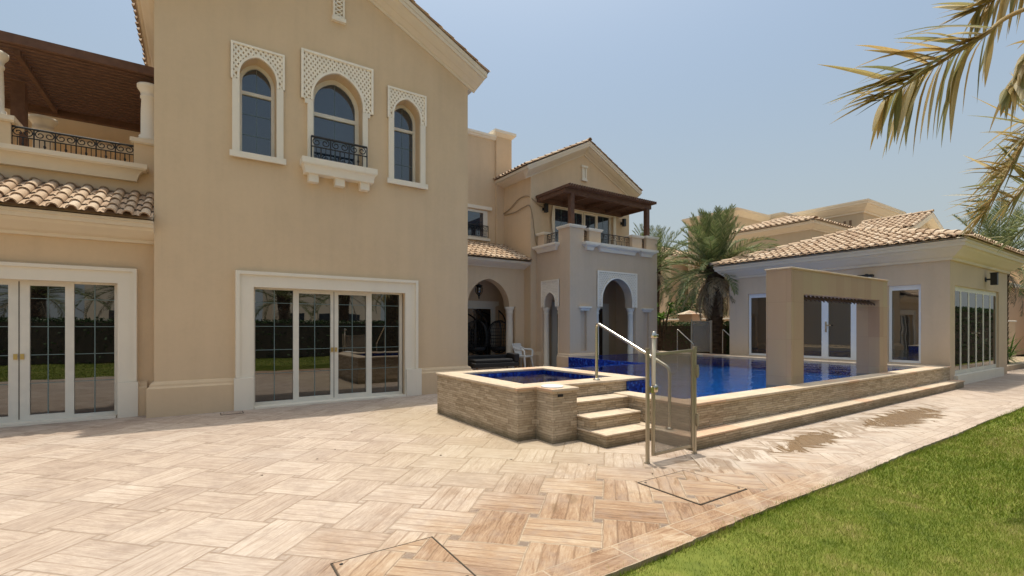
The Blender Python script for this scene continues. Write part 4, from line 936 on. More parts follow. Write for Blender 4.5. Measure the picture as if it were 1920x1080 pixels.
m = MB(); m.lathe(3.905, 3.235, [(.02, 1.285), (.032, 1.29), (.032, 1.325), (.02, 1.335), (.02, 1.35), (.008, 1.355)], 16); m.box(3.89, 3.955, 3.21, 3.25, 1.29, 1.325, .006); m.lathe(3.925, 3.235, [(.012, .72), (.03, .735), (.033, .79), (.02, .81)], 16); m.box(3.86, 3.91, 3.225, 3.26, .72, .79, .005); m.build('latch', M['brass'] if False else M['steel'], sg_)
for z in (.32, .86):
    m = MB(); m.box(4.585, 4.63, 3.205, 3.245, z, z + .10, .005); m.tube([(4.605, 3.212, z - .02), (4.605, 3.212, z + .12)], .011, 8); m.build('hinge', M['postmetal'], sg_)
# far fence panel and far handrails on the back deck
fp = thing('fence_panel', 'grey mesh safety fence panel on the far side of the pool', 'fence', (14.6, 10.1, .48))
a = Vector((14.37, 10.26)); bq = Vector((14.93, 9.88)); dv = bq - a
m = MB(); m.tube([(*a, .482), (*a, 1.66)], .028, 8); m.build('post', M['postmetal'], fp); m = MB(); m.tube([(*bq, .482), (*bq, 1.63)], .04, 8); m.build('post', M['postmetal'], fp)
m = MB(); 
for z in (.55, 1.6): m.tube([(*a, z), (*bq, z)], .014, 6)
m.build('gate_frame', M['postmetal'], fp)
nn = Vector((-dv.y, dv.x)).normalized() * .003
m = MB(); m.add([(*(a + nn), .55), (*(bq + nn), .55), (*(bq + nn), 1.6), (*(a + nn), 1.6), (*(a - nn), .55), (*(bq - nn), .55), (*(bq - nn), 1.6), (*(a - nn), 1.6)], [(0, 1, 2, 3), (7, 6, 5, 4), (0, 4, 5, 1), (3, 2, 6, 7)]); m.build('mesh_panel', M['mesh'], fp)
for (px0, px1, ww, lb) in ((1270, 1300, 16.4, 'thin steel handrail at the far pool edge, left of the mesh fence panel'), (1355, 1385, 16.2, 'thin steel handrail at the far pool edge, between palm and pool house')):
    t0 = W(px0, 617, ww); t1 = W(px1, 645, ww - .45); hh = thing('pool_handrail', lb, 'handrail', (t0.x, t0.y, .48), 'handrails at the far pool edge')
    m = MB(); m.tube(bend([(t0.x, t0.y, .482), tuple(t0), tuple(t1), (t1.x, t1.y, .482)], .05), .02, 8); m.build('rail', M['steel'], hh)

# access covers in the paving
def cover(x0, x1, y0, y1, label, mat='paving_cover'):
    t = thing('access_cover', label, 'cover', ((x0 + x1) / 2, (y0 + y1) / 2, 0), 'square paved access covers')
    m = MB(); m.box(x0 + .012, x1 - .012, y0 + .012, y1 - .012, .0005, .008, .002); m.build('cover_slab', M[mat], t)
    m = MB(); m.box(x0, x1, y0, y0 + .008, .0005, .006); m.box(x0, x1, y1 - .008, y1, .0005, .006); m.box(x0, x0 + .008, y0, y1, .0005, .006); m.box(x1 - .008, x1, y0, y1, .0005, .006); m.build('cover_frame', M['joint'], t)
    m = MB()
    for cx_, cy_ in ((x0 + .05, y1 - .05), (x1 - .05, y0 + .05)): m.lathe(cx_, cy_, [(.012, .0082), (.012, .009)], 12)
    m.build('lifting_hole', M['darkvoid'], t)
cover(3.28, 3.94, 2.26, 2.90, 'square access cover in the paving below the pool gate'); cover(.65, 1.30, 2.28, 2.91, 'square access cover cut off by the bottom of the photo')
cover(.30, .62, 8.78, 9.0, 'small drain cover in the shade beside the sliding door', 'paving')

# ------------------------------------------------------------------ things on the patio
def plastic_chair(x, y, rz):
    t = thing('plastic_chair', 'white moulded plastic armchair against the wall by the recess column', 'chair')
    m = MB(); m.box(-.25, .25, -.25, .22, .375, .43, .015); m.build('seat', M['plastic'], t)
    m = MB(); n = 8; vs = []; 
    for zi, (z, yy, hw) in enumerate(((.40, .20, .20), (.6, .25, .24), (.80, .30, .27), (.84, .31, .24))):
        for i in range(n + 1): a = -1 + 2 * i / n; vs.append((a * hw, yy - .05 * a * a, z))
    k = n + 1; vs2 = [(a, b_ + .02, c) for a, b_, c in vs]; N_ = len(vs); f = []
    for r_ in range(3):
        for i in range(n):
            if r_ < 2 and 2 <= i < n - 2 and i % 2 == 1 and False: continue
            f.append((r_ * k + i, r_ * k + i + 1, (r_ + 1) * k + i + 1, (r_ + 1) * k + i)); f.append((N_ + r_ * k + i, N_ + (r_ + 1) * k + i, N_ + (r_ + 1) * k + i + 1, N_ + r_ * k + i + 1))
    f += [(3 * k + i, 3 * k + i + 1, N_ + 3 * k + i + 1, N_ + 3 * k + i) for i in range(n)]
    for r_ in range(3): f += [(r_ * k, (r_ + 1) * k, N_ + (r_ + 1) * k, N_ + r_ * k), (r_ * k + n, N_ + r_ * k + n, N_ + (r_ + 1) * k + n, (r_ + 1) * k + n)]
    m.add(vs + vs2, f, None, True); m.build('backrest', M['plastic'], t)
    for sx in (-1, 1):
        for sy in (-1, 1):
            m = MB(); m.tube([(sx * .21, sy * .19, .42), (sx * .25, sy * .25, 0)], [.045, .026], 6); m.build('leg', M['plastic'], t)
        m = MB(); m.tube([(sx * .24, -.22, .40), (sx * .26, -.22, .60), (sx * .26, -.15, .635), (sx * .25, .1, .64), (sx * .21, .25, .72)], [.035, .035, .036, .034, .03], 6); m.build('armrest', M['plastic'], t)
    t.location = (x, y, 0); t.rotation_euler = (0, 0, rz)
plastic_chair(9.22, 13.18, R(22))
# black daybed
db = thing('daybed', 'low black outdoor daybed on dark legs in front of the recess arch', 'daybed')
for x0, x1, y0, y1, z0, z1, nm in ((-.78, .78, -.36, .36, .16, .30, 'base'), (-.74, .56, -.34, .22, .302, .40, 'cushion'), (-.78, .78, .24, .36, .302, .50, 'backrest'), (.60, .78, -.36, .235, .302, .56, 'armrest')):
    m = MB(); m.box(x0, x1, y0, y1, z0, z1, .025); m.build(nm, M['black_fabric'], db)
for x in (-.68, .68):
    for y in (-.3, .3): m = MB(); m.tube([(x, y, .16), (x, y, 0)], .022, 6); m.build('leg', M['wood'], db)
db.location = (7.75, 12.75, 0); db.rotation_euler = (0, 0, R(-5))
# hanging egg chairs
def egg(x, y, rz, label):
    t = thing('egg_chair', label, 'hanging chair', group='hanging egg chairs in the recess'); 
    m = MB(); n = 26
    for i in range(n):                                    # basket ribs, open at the front (-y)
        a = R(-60) + R(300) * i / (n - 1) + R(0)
        pts = []
        for k in range(13):
            p = math.pi * k / 12; r = .43 * math.sin(p) ** .85; pts.append((math.cos(a) * r, math.sin(a) * r * .9, 1.05 - .58 * math.cos(math.pi - p)))
        m.tube(pts, .009, 4, False)
    for zz in (.62, .74, .86, .98, 1.1, 1.22, 1.34, 1.46, 1.56):
        p = math.acos(max(-1, min(1, (1.05 - zz) / .58))); r = .43 * math.sin(p) ** .85
        m.tube([(math.cos(R(-60 + 300 * i / 20)) * r, math.sin(R(-60 + 300 * i / 20)) * r * .9, zz) for i in range(21)], .006, 4, False)
    for sgn in (-1, 1):
        a = R(-60) if sgn < 0 else R(240)
        m.tube([(math.cos(a) * .43 * math.sin(math.pi * k / 12) ** .85, math.sin(a) * .43 * .9 * math.sin(math.pi * k / 12) ** .85, 1.05 - .58 * math.cos(math.pi - math.pi * k / 12)) for k in range(13)], .02, 6)
    m.build('basket', M['iron'], t)
    m = MB(); m.lathe(0, 0, [(.1, .55), (.28, .57), (.34, .64), (.3, .70), (.1, .68)], 20); m.build('cushion', M['black_fabric'], t)
    m = MB(); m.tube([(0, 0, 1.63), (0, 0, 1.95)], .01, 5); m.build('chain', M['iron'], t)
    m = MB(); m.tube(bend([(0, .12, .03), (.62, .30, .03), (.66, .3, 1.0), (.5, .2, 1.75), (0, 0, 1.98)], .3), .026, 8); m.lathe(0, 0.1, [(.45, 0), (.47, .03), (.42, .04)], 28); m.build('stand', M['iron'], t)
    t.location = (x, y, 0); t.rotation_euler = (0, 0, rz)
egg(8.95, 14.30, R(10), 'black wicker egg chair hanging in front of the door surround'); egg(8.05, 14.35, R(0), 'black wicker egg chair hanging before the dark glass door')
# hanging lantern
ln = thing('pendant_lantern', 'black wrought pendant lantern hanging in the recess arch', 'lantern', (8.05, 14.15, 2.7))
m = MB(); m.tube([(8.05, 14.15, 2.86), (8.05, 14.15, 3.39)], .008, 5); m.build('chain', M['iron'], ln)
m = MB()
for k in range(8):
    a = k * math.pi / 4; m.tube([(8.05 + math.cos(a) * r, 14.15 + math.sin(a) * r, z) for r, z in ((.02, 2.86), (.09, 2.82), (.13, 2.72), (.12, 2.6), (.05, 2.5), (.02, 2.47))], .008, 5)
m.lathe(8.05, 14.15, [(.13, 2.80), (.135, 2.805), (.135, 2.82), (.05, 2.86), (.01, 2.88)], 16); m.lathe(8.05, 14.15, [(.01, 2.36), (.025, 2.40), (.02, 2.44), (.045, 2.5), (.05, 2.51)], 10); m.build('cage', M['iron'], ln)
m = MB(); m.lathe(8.05, 14.15, [(.05, 2.53), (.085, 2.62), (.09, 2.72), (.07, 2.80)], 14); m.build('glass_shade', M['glass_house'], ln)

# ------------------------------------------------------------------ pool house
ph = thing('pool_house', 'single-storey beige pool house with hipped clay tile roof behind the pool', 'house', (17.4, 6.3, 0))
HX0, HX1, HY0, HY1 = 14.75, 20.10, 3.54, 9.08
mH = XF(HX0); mHs = YF(HY0)
w_ = MB(); w_.slab(rect(HY0, HY1, 0, 3.05), [rect(4.08, 4.745, .50, 2.45), rect(4.79, 6.96, .50, 2.45), rect(7.72, 8.45, .50, 2.45)], mH, 0, .25)
w_.slab(rect(HX0 + .25, HX1, 0, 3.05), [rect(15.12, 19.15, .10, 2.40)], mHs, 0, .25); w_.box(HX1 - .25, HX1, HY0 + .25, HY1, 0, 3.05); w_.box(HX0 + .25, HX1 - .25, HY1 - .25, HY1, 0, 3.05)
w_.box(HX0 + .25, HX1 - .25, HY0 + .25, HY1 - .25, 2.9, 2.95)
w_.build('wall', M['wall_pale'], ph)
def hwin(a0, a1, cols, name='window', dbl=False):
    z0, z1 = .50, 2.45; f = MB(); k = .06 if cols == 1 else .085; ws = (a1 - a0) / cols
    f.slab(rect(a0, a1, z0, z1), [rect(a0 + ws * i + k, a0 + ws * (i + 1) - k, z0 + .06, z1 - .12) for i in range(cols)], mH, .07, .14); fo = f.build(name, M['white_frame'], ph)
    for i in range(cols): g_ = MB(); g_.slab(rect(a0 + ws * i + k, a0 + ws * (i + 1) - k, z0 + .06, z1 - .12), [], mH, .10, .108); g_.build('pane', M['glass_house'], fo)
    if cols > 1:
        h = MB(); c = a0 + 2 * ws - .03; h.slab(rect(c - .02, c + .02, z0 + .75, z0 + 1.05), [], mH, .055, .069); h.slab(rect(c - .14, c, z0 + .93, z0 + .96), [], mH, .02, .05); h.build('handle', M['steel'], fo)
hwin(4.08, 4.745, 1); hwin(4.79, 6.96, 3, 'glazed_door'); hwin(7.72, 8.45, 1)
# bifold doors on the side
f = MB(); a0, a1, z0, z1 = 15.12, 19.15, .24, 2.34; n = 6; ws = (a1 - a0) / n
f.slab(rect(a0, a1, z0, 2.40), [rect(a0 + ws * i + .055, a0 + ws * (i + 1) - .055, z0 + .1, z1 - .06) for i in range(n)], mHs, .05, .085); fo = f.build('folding_door', M['upvc'], ph)
for i in range(n): g_ = MB(); g_.slab(rect(a0 + ws * i + .055, a0 + ws * (i + 1) - .055, z0 + .1, z1 - .06), [], mHs, .056, .064); g_.build('pane', M['glass_side'], fo)
for x in (17.05, 17.3): h = MB(); h.slab(rect(x - .06, x + .06, 1.22, 1.25), [], mHs, .0, .03); h.build('handle', M['steel'], fo)
s = MB(); s.box(15.0, 19.3, 3.46, 3.66, 0, .235); s.build('door_sill', M['trim'], ph)
e = MB(); e.sweep([(HX0, HY1), (HX0, HY0), (HX1, HY0), (HX1, HY1)], COVE(.36, .42, 2.98), HOR, closed=True); e.build('eave_cornice', M['cornice'], ph)
hx, hy = (HX0 + HX1) / 2, (HY0 + HY1) / 2; ov = .40; ez = 3.42; apz = 4.43
c4 = [(HX0 - ov, HY0 - ov), (HX1 + ov, HY0 - ov), (HX1 + ov, HY1 + ov), (HX0 - ov, HY1 + ov)]
d = MB(); d.add([(x, y, ez) for x, y in c4] + [(hx, hy, apz - .02)], [(0, 1, 4), (1, 2, 4), (2, 3, 4), (3, 0, 4), (3, 2, 1, 0)]); d.build('roof_deck', M['cornice'], ph)
def hip(e0, ed, width, up_in, parent):
    sv = Vector(up_in) + Vector((0, 0, (apz - ez) / ((hx - c4[0][0]) if abs(up_in[0]) else (hy - c4[0][1])))); run = (hx - c4[0][0]) if abs(up_in[0]) else (hy - c4[0][1])
    L = sv.length * run; tile_roof(parent, e0, ed, sv, width, L, inside=lambda a, s_: (s_ / L) * (width / 2) - .02 < a < width - (s_ / L) * (width / 2) + .02)
hip((c4[0][0] - .03, c4[0][1], ez + .01), (0, 1, 0), c4[3][1] - c4[0][1], (1, 0, 0), ph); hip((c4[0][0], c4[0][1] - .03, ez + .01), (1, 0, 0), c4[1][0] - c4[0][0], (0, 1, 0), ph)
hip((c4[3][0], c4[3][1] + .03, ez + .01), (1, 0, 0), c4[1][0] - c4[0][0], (0, -1, 0), ph); hip((c4[1][0] + .03, c4[1][1], ez + .01), (0, 1, 0), c4[3][1] - c4[0][1], (-1, 0, 0), ph)
for x, y in c4: ridge_caps(ph, (x, y, ez + .05), (hx, hy, apz + .06), .095)
wall_lamp(mHs, 17.75, 2.68, 'black box wall lamp above the folding doors of the pool house', 1.2)
fl = thing('floodlight', 'slim floodlight on the pool house wall above the stone portal', 'floodlight', (14.7, 5.2, 2.78))
m = MB(); m.box(14.56, 14.70, 5.02, 5.38, 2.70, 2.77, .01); m.box(14.70, 14.75, 5.17, 5.23, 2.70, 2.8); m.build('lamp_body', M['iron'], fl)
m = MB(); m.box(14.55, 14.69, 5.05, 5.35, 2.68, 2.699); m.build('lens', M['plastic'], fl)

for k, (x_, y_) in enumerate(((1.05, 5.3), (1.3, 5.6), (2.2, 4.7), (2.75, 4.15), (3.3, 3.55), (.5, 5.0), (3.05, 5.9), (1.7, 6.4), (3.6, 3.0))):
    m = MB(); a_ = k * 1.7; ca_, sa_ = math.cos(a_), math.sin(a_); m.add([(x_ - ca_ * .018, y_ - sa_ * .018, .002), (x_ + sa_ * .009, y_ - ca_ * .009, .008), (x_ + ca_ * .018, y_ + sa_ * .018, .003), (x_ - sa_ * .009, y_ + ca_ * .009, .006)], [(0, 1, 2, 3)])
    tag(m.build('dry_leaf', M['spout'] if k % 2 else M['bark'], recalc=False), 'tiny dry brown leaf scrap lying on the paving', 'leaf', 'dry leaf scraps on the paving')
for (q0, q1, lb) in ((W(1231, 797, 2.95), W(1318, 876, 2.6), 'pale dry straw lying on the near lawn, left of the other'), (W(1843, 689, 4.2), W(1935, 699, 4.1), 'pale dry straw on the lawn at the right edge')):
    z_ = .0; m = MB(); a_ = Vector((0, 0, HC)); r0 = (q0 - a_); r1 = (q1 - a_); p0_ = a_ + r0 * (-1.38 / r0.z); p1_ = a_ + r1 * (-1.39 / r1.z); m.tube([p0_, (p0_ + p1_) / 2 + Vector((0, 0, .02)), p1_], [.002, .0035, .0015], 5); tag(m.build('straw', M['trim']), lb, 'straw', 'dry straws on the lawn')

# ------------------------------------------------------------------ palms
def frond_mesh(L, nl, leaf, droop, wd=.02, seed=0, mat='frond', hang=0.0, vee=0.5, tipstart=.12, bend_=1.0, broken=0.0, tbase=0.0):
    """frond lying along +x from the origin, arching down; returns mesh"""
    rs = random.Random(seed); m = MB(); pts = []; n = 14
    x = z = 0.0; a = R(8)
    for i in range(n + 1):
        pts.append(Vector((x, 0, z))); a -= R(droop) / n * (0.5 + bend_ * i / n); x += math.cos(a) * L / n; z += math.sin(a) * L / n
    m.tube(pts, [.022 * (1 - .85 * i / n) * (L / 2.4) + .003 for i in range(n + 1)], 5, tint=.85)
    for i in range(nl):
        t = tipstart + (1 - tipstart) * (i + rs.random() * .6) / nl; k = min(n - 1, int(t * n)); f = t * n - k
        p = pts[k].lerp(pts[k + 1], min(1, f)); d = (pts[k + 1] - pts[k]).normalized(); up = Vector((-d.z, 0, d.x))
        ll = leaf * (math.sin(math.pi * min(1, .18 + .78 * t)) ** .6) * rs.uniform(.8, 1.1)
        for sgn in (-1, 1):
            tint = tbase + rs.random() * (1 - tbase); v_ = vee * rs.uniform(.5, 1.4) - hang * rs.uniform(.5, 1.2)
            fwd = .55 + .9 * t
            dr = (Vector((0, sgn, 0)) + d * fwd * rs.uniform(.8, 1.2) + up * v_).normalized()
            sd = dr.cross(up).normalized() if abs(dr.dot(up)) < .95 else Vector((1, 0, 0)); e = (sd * rs.uniform(.5, 1) + up * rs.uniform(-.6, .6)).normalized()
            q = p.copy(); prev = None; dd = dr.copy(); S = 4
            for s_ in range(S + 1):
                wv = wd * (math.sin(math.pi * (.12 + .86 * s_ / S)) if s_ < S else .03); 
                a_, b_ = q - e * wv / 2, q + e * wv / 2
                if prev: m.add([prev[0], prev[1], b_, a_], [(0, 1, 2, 3)], tint)
                prev = (a_, b_); dd = (dd + Vector((0, 0, -1)) * (.06 + hang * .35) * rs.uniform(.6, 1.4)).normalized(); q = q + dd * ll / S
    me_o = m.build('frond', M[mat], None, recalc=False); me = me_o.data; bpy.data.objects.remove(me_o); return me
FM = {}
def fm(key, **kw):
    if key not in FM: FM[key] = frond_mesh(**kw)
    return FM[key]
def trunk_mb(H, r, seed=1, bulge=1.25):
    rs = random.Random(seed); m = MB(); n = 20; K = 14; rings = []
    prof = [(r * (1.15 if z < .1 else 1) * (1 + .05 * math.sin(z * 9)), z * H) for z in [i / n for i in range(n + 1)]]
    m.lathe(0, 0, prof, K)
    row = 0; z = .1
    while z < H:                                            # old leaf bases
        f = min(1, (z / H)); rr = r * (1 + (.25 * max(0, f - .7) / .3))
        for k in range(9):
            a = 2 * math.pi * (k + .5 * (row % 2)) / 9 + rs.uniform(-.08, .08); L_ = .07 + .10 * max(0, f - .6); w2 = r * .34
            c, s = math.cos(a), math.sin(a)
            base = Vector((c * rr * .93, s * rr * .93, z)); tan = Vector((-s, c, 0)); out = Vector((c, s, 0))
            v = [base - tan * w2, base + tan * w2, base + Vector((0, 0, .10)) + tan * w2 * .6 + out * L_ * .5, base + Vector((0, 0, .10)) - tan * w2 * .6 + out * L_ * .5, base + out * .03 - Vector((0, 0, .02)), base + out * L_ + Vector((0, 0, .13))]
            m.add(v, [(0, 4, 5, 3), (4, 1, 2, 5), (3, 5, 2), (0, 1, 4)])
        z += .085; row += 1
    return m
def palm(name, label, loc, H, r, R_, n, mat, seed, group=None, dead=0, dates=False, upright=0, leafk=1.0, lean=0.0, skip=None, wd=.022, nl=46):
    rs = random.Random(seed); t = thing(name, label, 'palm tree', loc, group)
    tr = trunk_mb(H, r, seed).build('trunk', M['bark'], None); tr.parent = t
    ms = [fm((mat, R_, k), L=R_ * q, nl=nl, leaf=.42 * leafk * R_ / 2.4, droop=dr, seed=k + 3, mat=mat, wd=wd) for k, (q, dr) in enumerate(((1.0, 75), (.95, 100), (1.05, 50), (.85, 22)))]
    top = H - .05
    def put(me, el, az_, zz=0, sc=1.0, roll=0):
        o = bpy.data.objects.new('frond', me); C.objects.link(o); o.parent = t
        o.location = (math.cos(az_) * r * .5, math.sin(az_) * r * .5, top + zz); o.rotation_euler = (roll, -el, az_); o.scale = (sc, sc, sc)
    for i in range(n):
        f = i / n; el = R(78 - 95 * f ** 1.1) + rs.uniform(-.12, .12); az_ = i * 2.39996 + rs.uniform(-.2, .2)
        if skip and skip(az_ % (2 * math.pi), el): continue
        me = ms[3] if el > R(50) else ms[rs.choice((0, 2))] if el > R(10) else ms[rs.choice((0, 1))]
        put(me, el, az_, -f * .25, rs.uniform(.85, 1.05), rs.uniform(-.25, .25))
    for i in range(upright): az_ = rs.uniform(0, 6.28); put(ms[3], R(rs.uniform(68, 86)), az_, .05, rs.uniform(.85, 1.1), rs.uniform(-.3, .3))
    if dead:
        md = fm(('dead', R_), L=R_ * .8, nl=30, leaf=.36 * R_ / 2.4, droop=50, seed=77, mat='frond_dead', wd=wd, hang=.3)
        for i in range(dead): put(md, R(rs.uniform(-70, -12)), i * 2.4 + rs.uniform(-.3, .3), -.35, rs.uniform(.7, 1))
    if dates:
        d = MB()
        for i in range(5):
            az_ = i * 1.3 + .4; el = rs.uniform(.0, .5); p = Vector((0, 0, top + .1)); L_ = rs.uniform(.4, .8)
            tip = p + Vector((math.cos(az_) * L_, math.sin(az_) * L_, math.sin(el) * L_ * .6)); d.tube([p, (p + tip) / 2 + Vector((0, 0, .1)), tip], .012, 5)
            for k in range(70): q = tip + Vector((rs.gauss(0, .11), rs.gauss(0, .11), rs.gauss(-.05, .09))); s = .018; d.add([q + Vector((s, 0, 0)), q + Vector((-s, 0, 0)), q + Vector((0, s, 0)), q + Vector((0, -s, 0)), q + Vector((0, 0, s * 1.4)), q + Vector((0, 0, -s * 1.4))], [(0, 2, 4), (2, 1, 4), (1, 3, 4), (3, 0, 4), (2, 0, 5), (1, 2, 5), (3, 1, 5), (0, 3, 5)])
        o = d.build('date_cluster', M['dates'], None); o.parent = t
    return t
palm('date_palm', 'date palm with thick trunk, dead skirt and orange date stalks between villa and pool house', (15.55, 10.15, 0), 3.6, .25, 2.35, 66, 'frond_far', 5, 'date palms', dead=34, dates=True, upright=14, nl=60)
palm('date_palm', 'date palm behind the terrace portico, only its fronds showing', (17.5, 14.5, 0), 4.3, .22, 2.4, 46, 'frond_far', 9, 'date palms', dead=14)
palm('date_palm', 'date palm growing beyond the right end of the pool house', (23.6, 4.4, 0), 3.9, .24, 2.6, 40, 'frond_far', 11, 'date palms', dead=8)
# the near palm, right of the camera: its crown reaches into the picture
np_ = palm('date_palm', 'near palm reaching into the top right corner with drooping dry fronds', (7.3, -2.2, 0), 4.3, .24, 2.4, 26, 'frond', 21, 'date palms', skip=lambda a, e: (1.2 < a < 3.3) and e < 1.1)
def frond_path(pts, nl, leaf, wd, mat, seed, parent, hangL, upL, t0=0.0, rr=.016):
    """frond along explicit points; leaflets on the two sides with separate habits"""
    rs = random.Random(seed); P = [Vector(p) for p in pts]; out = []
    for i in range(len(P) - 1):
        p0 = P[max(0, i - 1)]; p1 = P[i]; p2 = P[i + 1]; p3 = P[min(len(P) - 1, i + 2)]
        for k in range(8): t = k / 8; out.append(.5 * ((2 * p1) + (p2 - p0) * t + (2 * p0 - 5 * p1 + 4 * p2 - p3) * t * t + (3 * p1 - p0 - 3 * p2 + p3) * t ** 3))
    out.append(P[-1]); n = len(out) - 1; m = MB(); m.tube(out, [rr * (1 - .75 * i / n) + .002 for i in range(n + 1)], 7, tint=.7)
    for i in range(nl):
        t = t0 + (1 - t0) * (i + rs.random() * .7) / nl; k = min(n - 1, int(t * n)); p = out[k].lerp(out[k + 1], t * n - k); d = (out[min(n, k + 2)] - out[max(0, k - 1)]).normalized()
        side = d.cross(Vector((0, 0, 1))).normalized(); up = side.cross(d).normalized()
        ll = leaf * (math.sin(math.pi * min(1, .25 + .68 * t)) ** .5)
        for sgn, (fwd, lift, dp, lk, wk, pr_, sd_) in ((1, hangL), (-1, upL)):
            if rs.random() > pr_: continue
            tint = min(1, max(0, rs.gauss(.5, .28))); L_ = ll * lk * rs.uniform(.55, 1.25)
            dd = (side * sgn * sd_ * rs.uniform(.3, 1.3) + d * fwd * rs.uniform(.4, 1.5) + up * (lift + rs.uniform(-.35, .35))).normalized(); dp *= rs.uniform(.4, 1.6); q = p.copy(); prev = None; S = 6
            e0 = dd.cross(Vector((rs.uniform(-.6, .6), rs.uniform(-.6, .6), 1))).normalized(); tw = rs.uniform(-.5, .5)
            ww = wd * wk * rs.uniform(.7, 1.25)
            for s_ in range(S + 1):
                wv = ww * (.35, .8, 1, .95, .7, .4, .03)[s_]; e = (Matrix.Rotation(tw * s_ / S, 3, dd) @ e0).normalized(); nn_ = dd.cross(e).normalized()
                a_, c_, b_ = q - e * wv / 2 + nn_ * wv * .22, q, q + e * wv / 2 + nn_ * wv * .22
                if prev: m.add([prev[0], prev[1], c_, a_], [(0, 1, 2, 3)], tint, True); m.add([prev[1], prev[2], b_, c_], [(0, 1, 2, 3)], min(1, tint + .08), True)
                prev = (a_, c_, b_); dd = (dd + Vector((0, 0, -1)) * dp * rs.uniform(.5, 1.5)).normalized(); q = q + dd * L_ / S
    o = m.build('frond', M[mat], parent, recalc=False); return o
crown = Vector((7.3, -2.2, 4.3))
F1 = [crown, W(2150, -60, 3.5), W(1920, 18, 2.95), W(1844, 67, 2.85), W(1773, 111, 2.8), W(1716, 147, 2.78), W(1658, 186, 2.78)]
frond_path(F1, 46, .53, .027, 'frond_dry', 31, np_, (.7, -.5, .50, .95, 1.45, .72, .7), (1.9, .72, .05, 1.5, 1.0, .9, .30), t0=.42)
F2 = [crown, W(2250, 60, 4.6), W(1985, 190, 4.0), W(1920, 268, 3.9), W(1880, 340, 3.85), W(1845, 400, 3.85)]
frond_path(F2, 66, .50, .024, 'frond_dry', 37, np_, (1.0, -.1, .12, .9, 1.0, .9, .9), (1.0, 1.2, .03, 1.3, .9, 1.0, .4), t0=.35)
F3 = [crown, W(2300, -250, 4.2), W(2080, -150, 3.6), W(1960, -70, 3.4), W(1880, -12, 3.35), W(1830, 20, 3.35)]
frond_path(F3, 56, .44, .030, 'frond_dry', 41, np_, (1.0, -.5, .4, .9, 1.2, .8, .6), (2.2, .8, .04, 1.4, 1.0, 1.0, .35), t0=.36)
F4 = [crown, W(2150, 20, 3.5), W(1990, 60, 3.1), W(1935, 100, 3.05), W(1890, 165, 3.0)]
frond_path(F4, 44, .44, .034, 'frond_dry', 47, np_, (.8, -.6, .5, 1.0, 1.4, .85, .8), (1.2, .3, .15, 1.1, 1.0, .9, .5), t0=.36)
F5 = [crown, W(2200, 130, 4.6), W(2020, 240, 4.2), W(1950, 320, 4.1), W(1890, 385, 4.05)]
frond_path(F5, 56, .46, .024, 'frond_dry', 53, np_, (1.0, -.3, .2, .9, 1.0, .9, .9), (1.1, 1.2, .04, 1.3, .9, 1.0, .4), t0=.38)
F6 = [crown, W(2300, 250, 5.6), W(2050, 330, 4.9), W(1960, 395, 4.8), W(1895, 450, 4.8)]
frond_path(F6, 56, .44, .022, 'frond', 43, np_, (.9, -.1, .12, .9, 1.0, .9, .9), (1.1, 1.0, .05, 1.2, .9, 1.0, .4), t0=.4)

# ------------------------------------------------------------------ hedges, shrubs, boundary walls, neighbours
def foliage(m, center, size, n, leaf, rs, sph=True):
    for i in range(n):
        while True:
            q = Vector((rs.uniform(-1, 1), rs.uniform(-1, 1), rs.uniform(-1, 1)))
            if not sph or q.length < 1: break
        p = Vector(center) + Vector((q.x * size[0], q.y * size[1], q.z * size[2]))
        a = Vector((rs.gauss(0, 1), rs.gauss(0, 1), rs.gauss(0, .6))).normalized(); b_ = a.orthogonal().normalized(); b_ = Matrix.Rotation(rs.uniform(0, 6.28), 3, a) @ b_; l = leaf * rs.uniform(.6, 1.3)
        m.add([p - b_ * l * .22, p + a * l * .5, p + b_ * l * .22, p - a * l * .5], [(0, 1, 2, 3)], rs.random())
def hedge(x0, x1, y0, y1, h, label, n, leaf=.07, mat='leaf'):
    rs = random.Random(int(x0 * 10 + y0)); t = thing('hedge', label, 'hedge', ((x0 + x1) / 2, (y0 + y1) / 2, 0), 'clipped hedges')
    m = MB(); m.box(x0 + .08, x1 - .08, y0 + .08, y1 - .08, 0, h - .1); m.build('stems', M['joint'], t)
    m = MB()
    for i in range(n):
        # near the surface
        f = rs.random(); x = rs.uniform(x0, x1); y = rs.uniform(y0, y1); z = rs.uniform(0, h) ; s = rs.choice('xXyYzz')
        if s == 'x': x = x0 + rs.uniform(-.03, .08)
        elif s == 'X': x = x1 + rs.uniform(-.08, .03)
        elif s == 'y': y = y0 + rs.uniform(-.03, .08)
        elif s == 'Y': y = y1 + rs.uniform(-.08, .03)
        else: z = h + rs.uniform(-.1, .07)
        foliage(m, (x, y, z), (.03, .03, .03), 1, leaf, rs)
    m.build('foliage', M['leaf'] if mat == 'leaf' else M[mat], t, recalc=False); return t
def bwall(x0, x1, y0, y1, h, label, mat='wall'):
    t = thing('boundary_wall', label, 'wall', ((x0 + x1) / 2, (y0 + y1) / 2, 0), 'boundary walls')
    m = MB(); m.box(x0, x1, y0, y1, -.12, h); m.build('wall', M[mat], t); m = MB(); m.box(x0 - .04, x1 + .04, y0 - .04, y1 + .04, h, h + .07, .01); m.build('wall_cap', M['trim'], t)
bwall(20.9, 21.1, 9.0, 30, 1.75, 'boundary wall behind the pool with the dark hedge before it')
hedge(16.6, 17.2, 10.3, 19.5, 1.55, 'dark green hedge behind the pool between villa and pool house', 9000, .09)
bwall(21.0, 31, 5.2, 5.4, 1.62, 'boundary wall running on beyond the right corner of the pool house')
bwall(-14, 62, -6.15, -5.95, 1.62, 'long garden wall behind the camera across the lawn')
hedge(-8, 60, -5.9, -5.3, 1.66, 'long dark hedge along the garden wall across the lawn', 26000, .15)
rs = random.Random(88); m = MB()
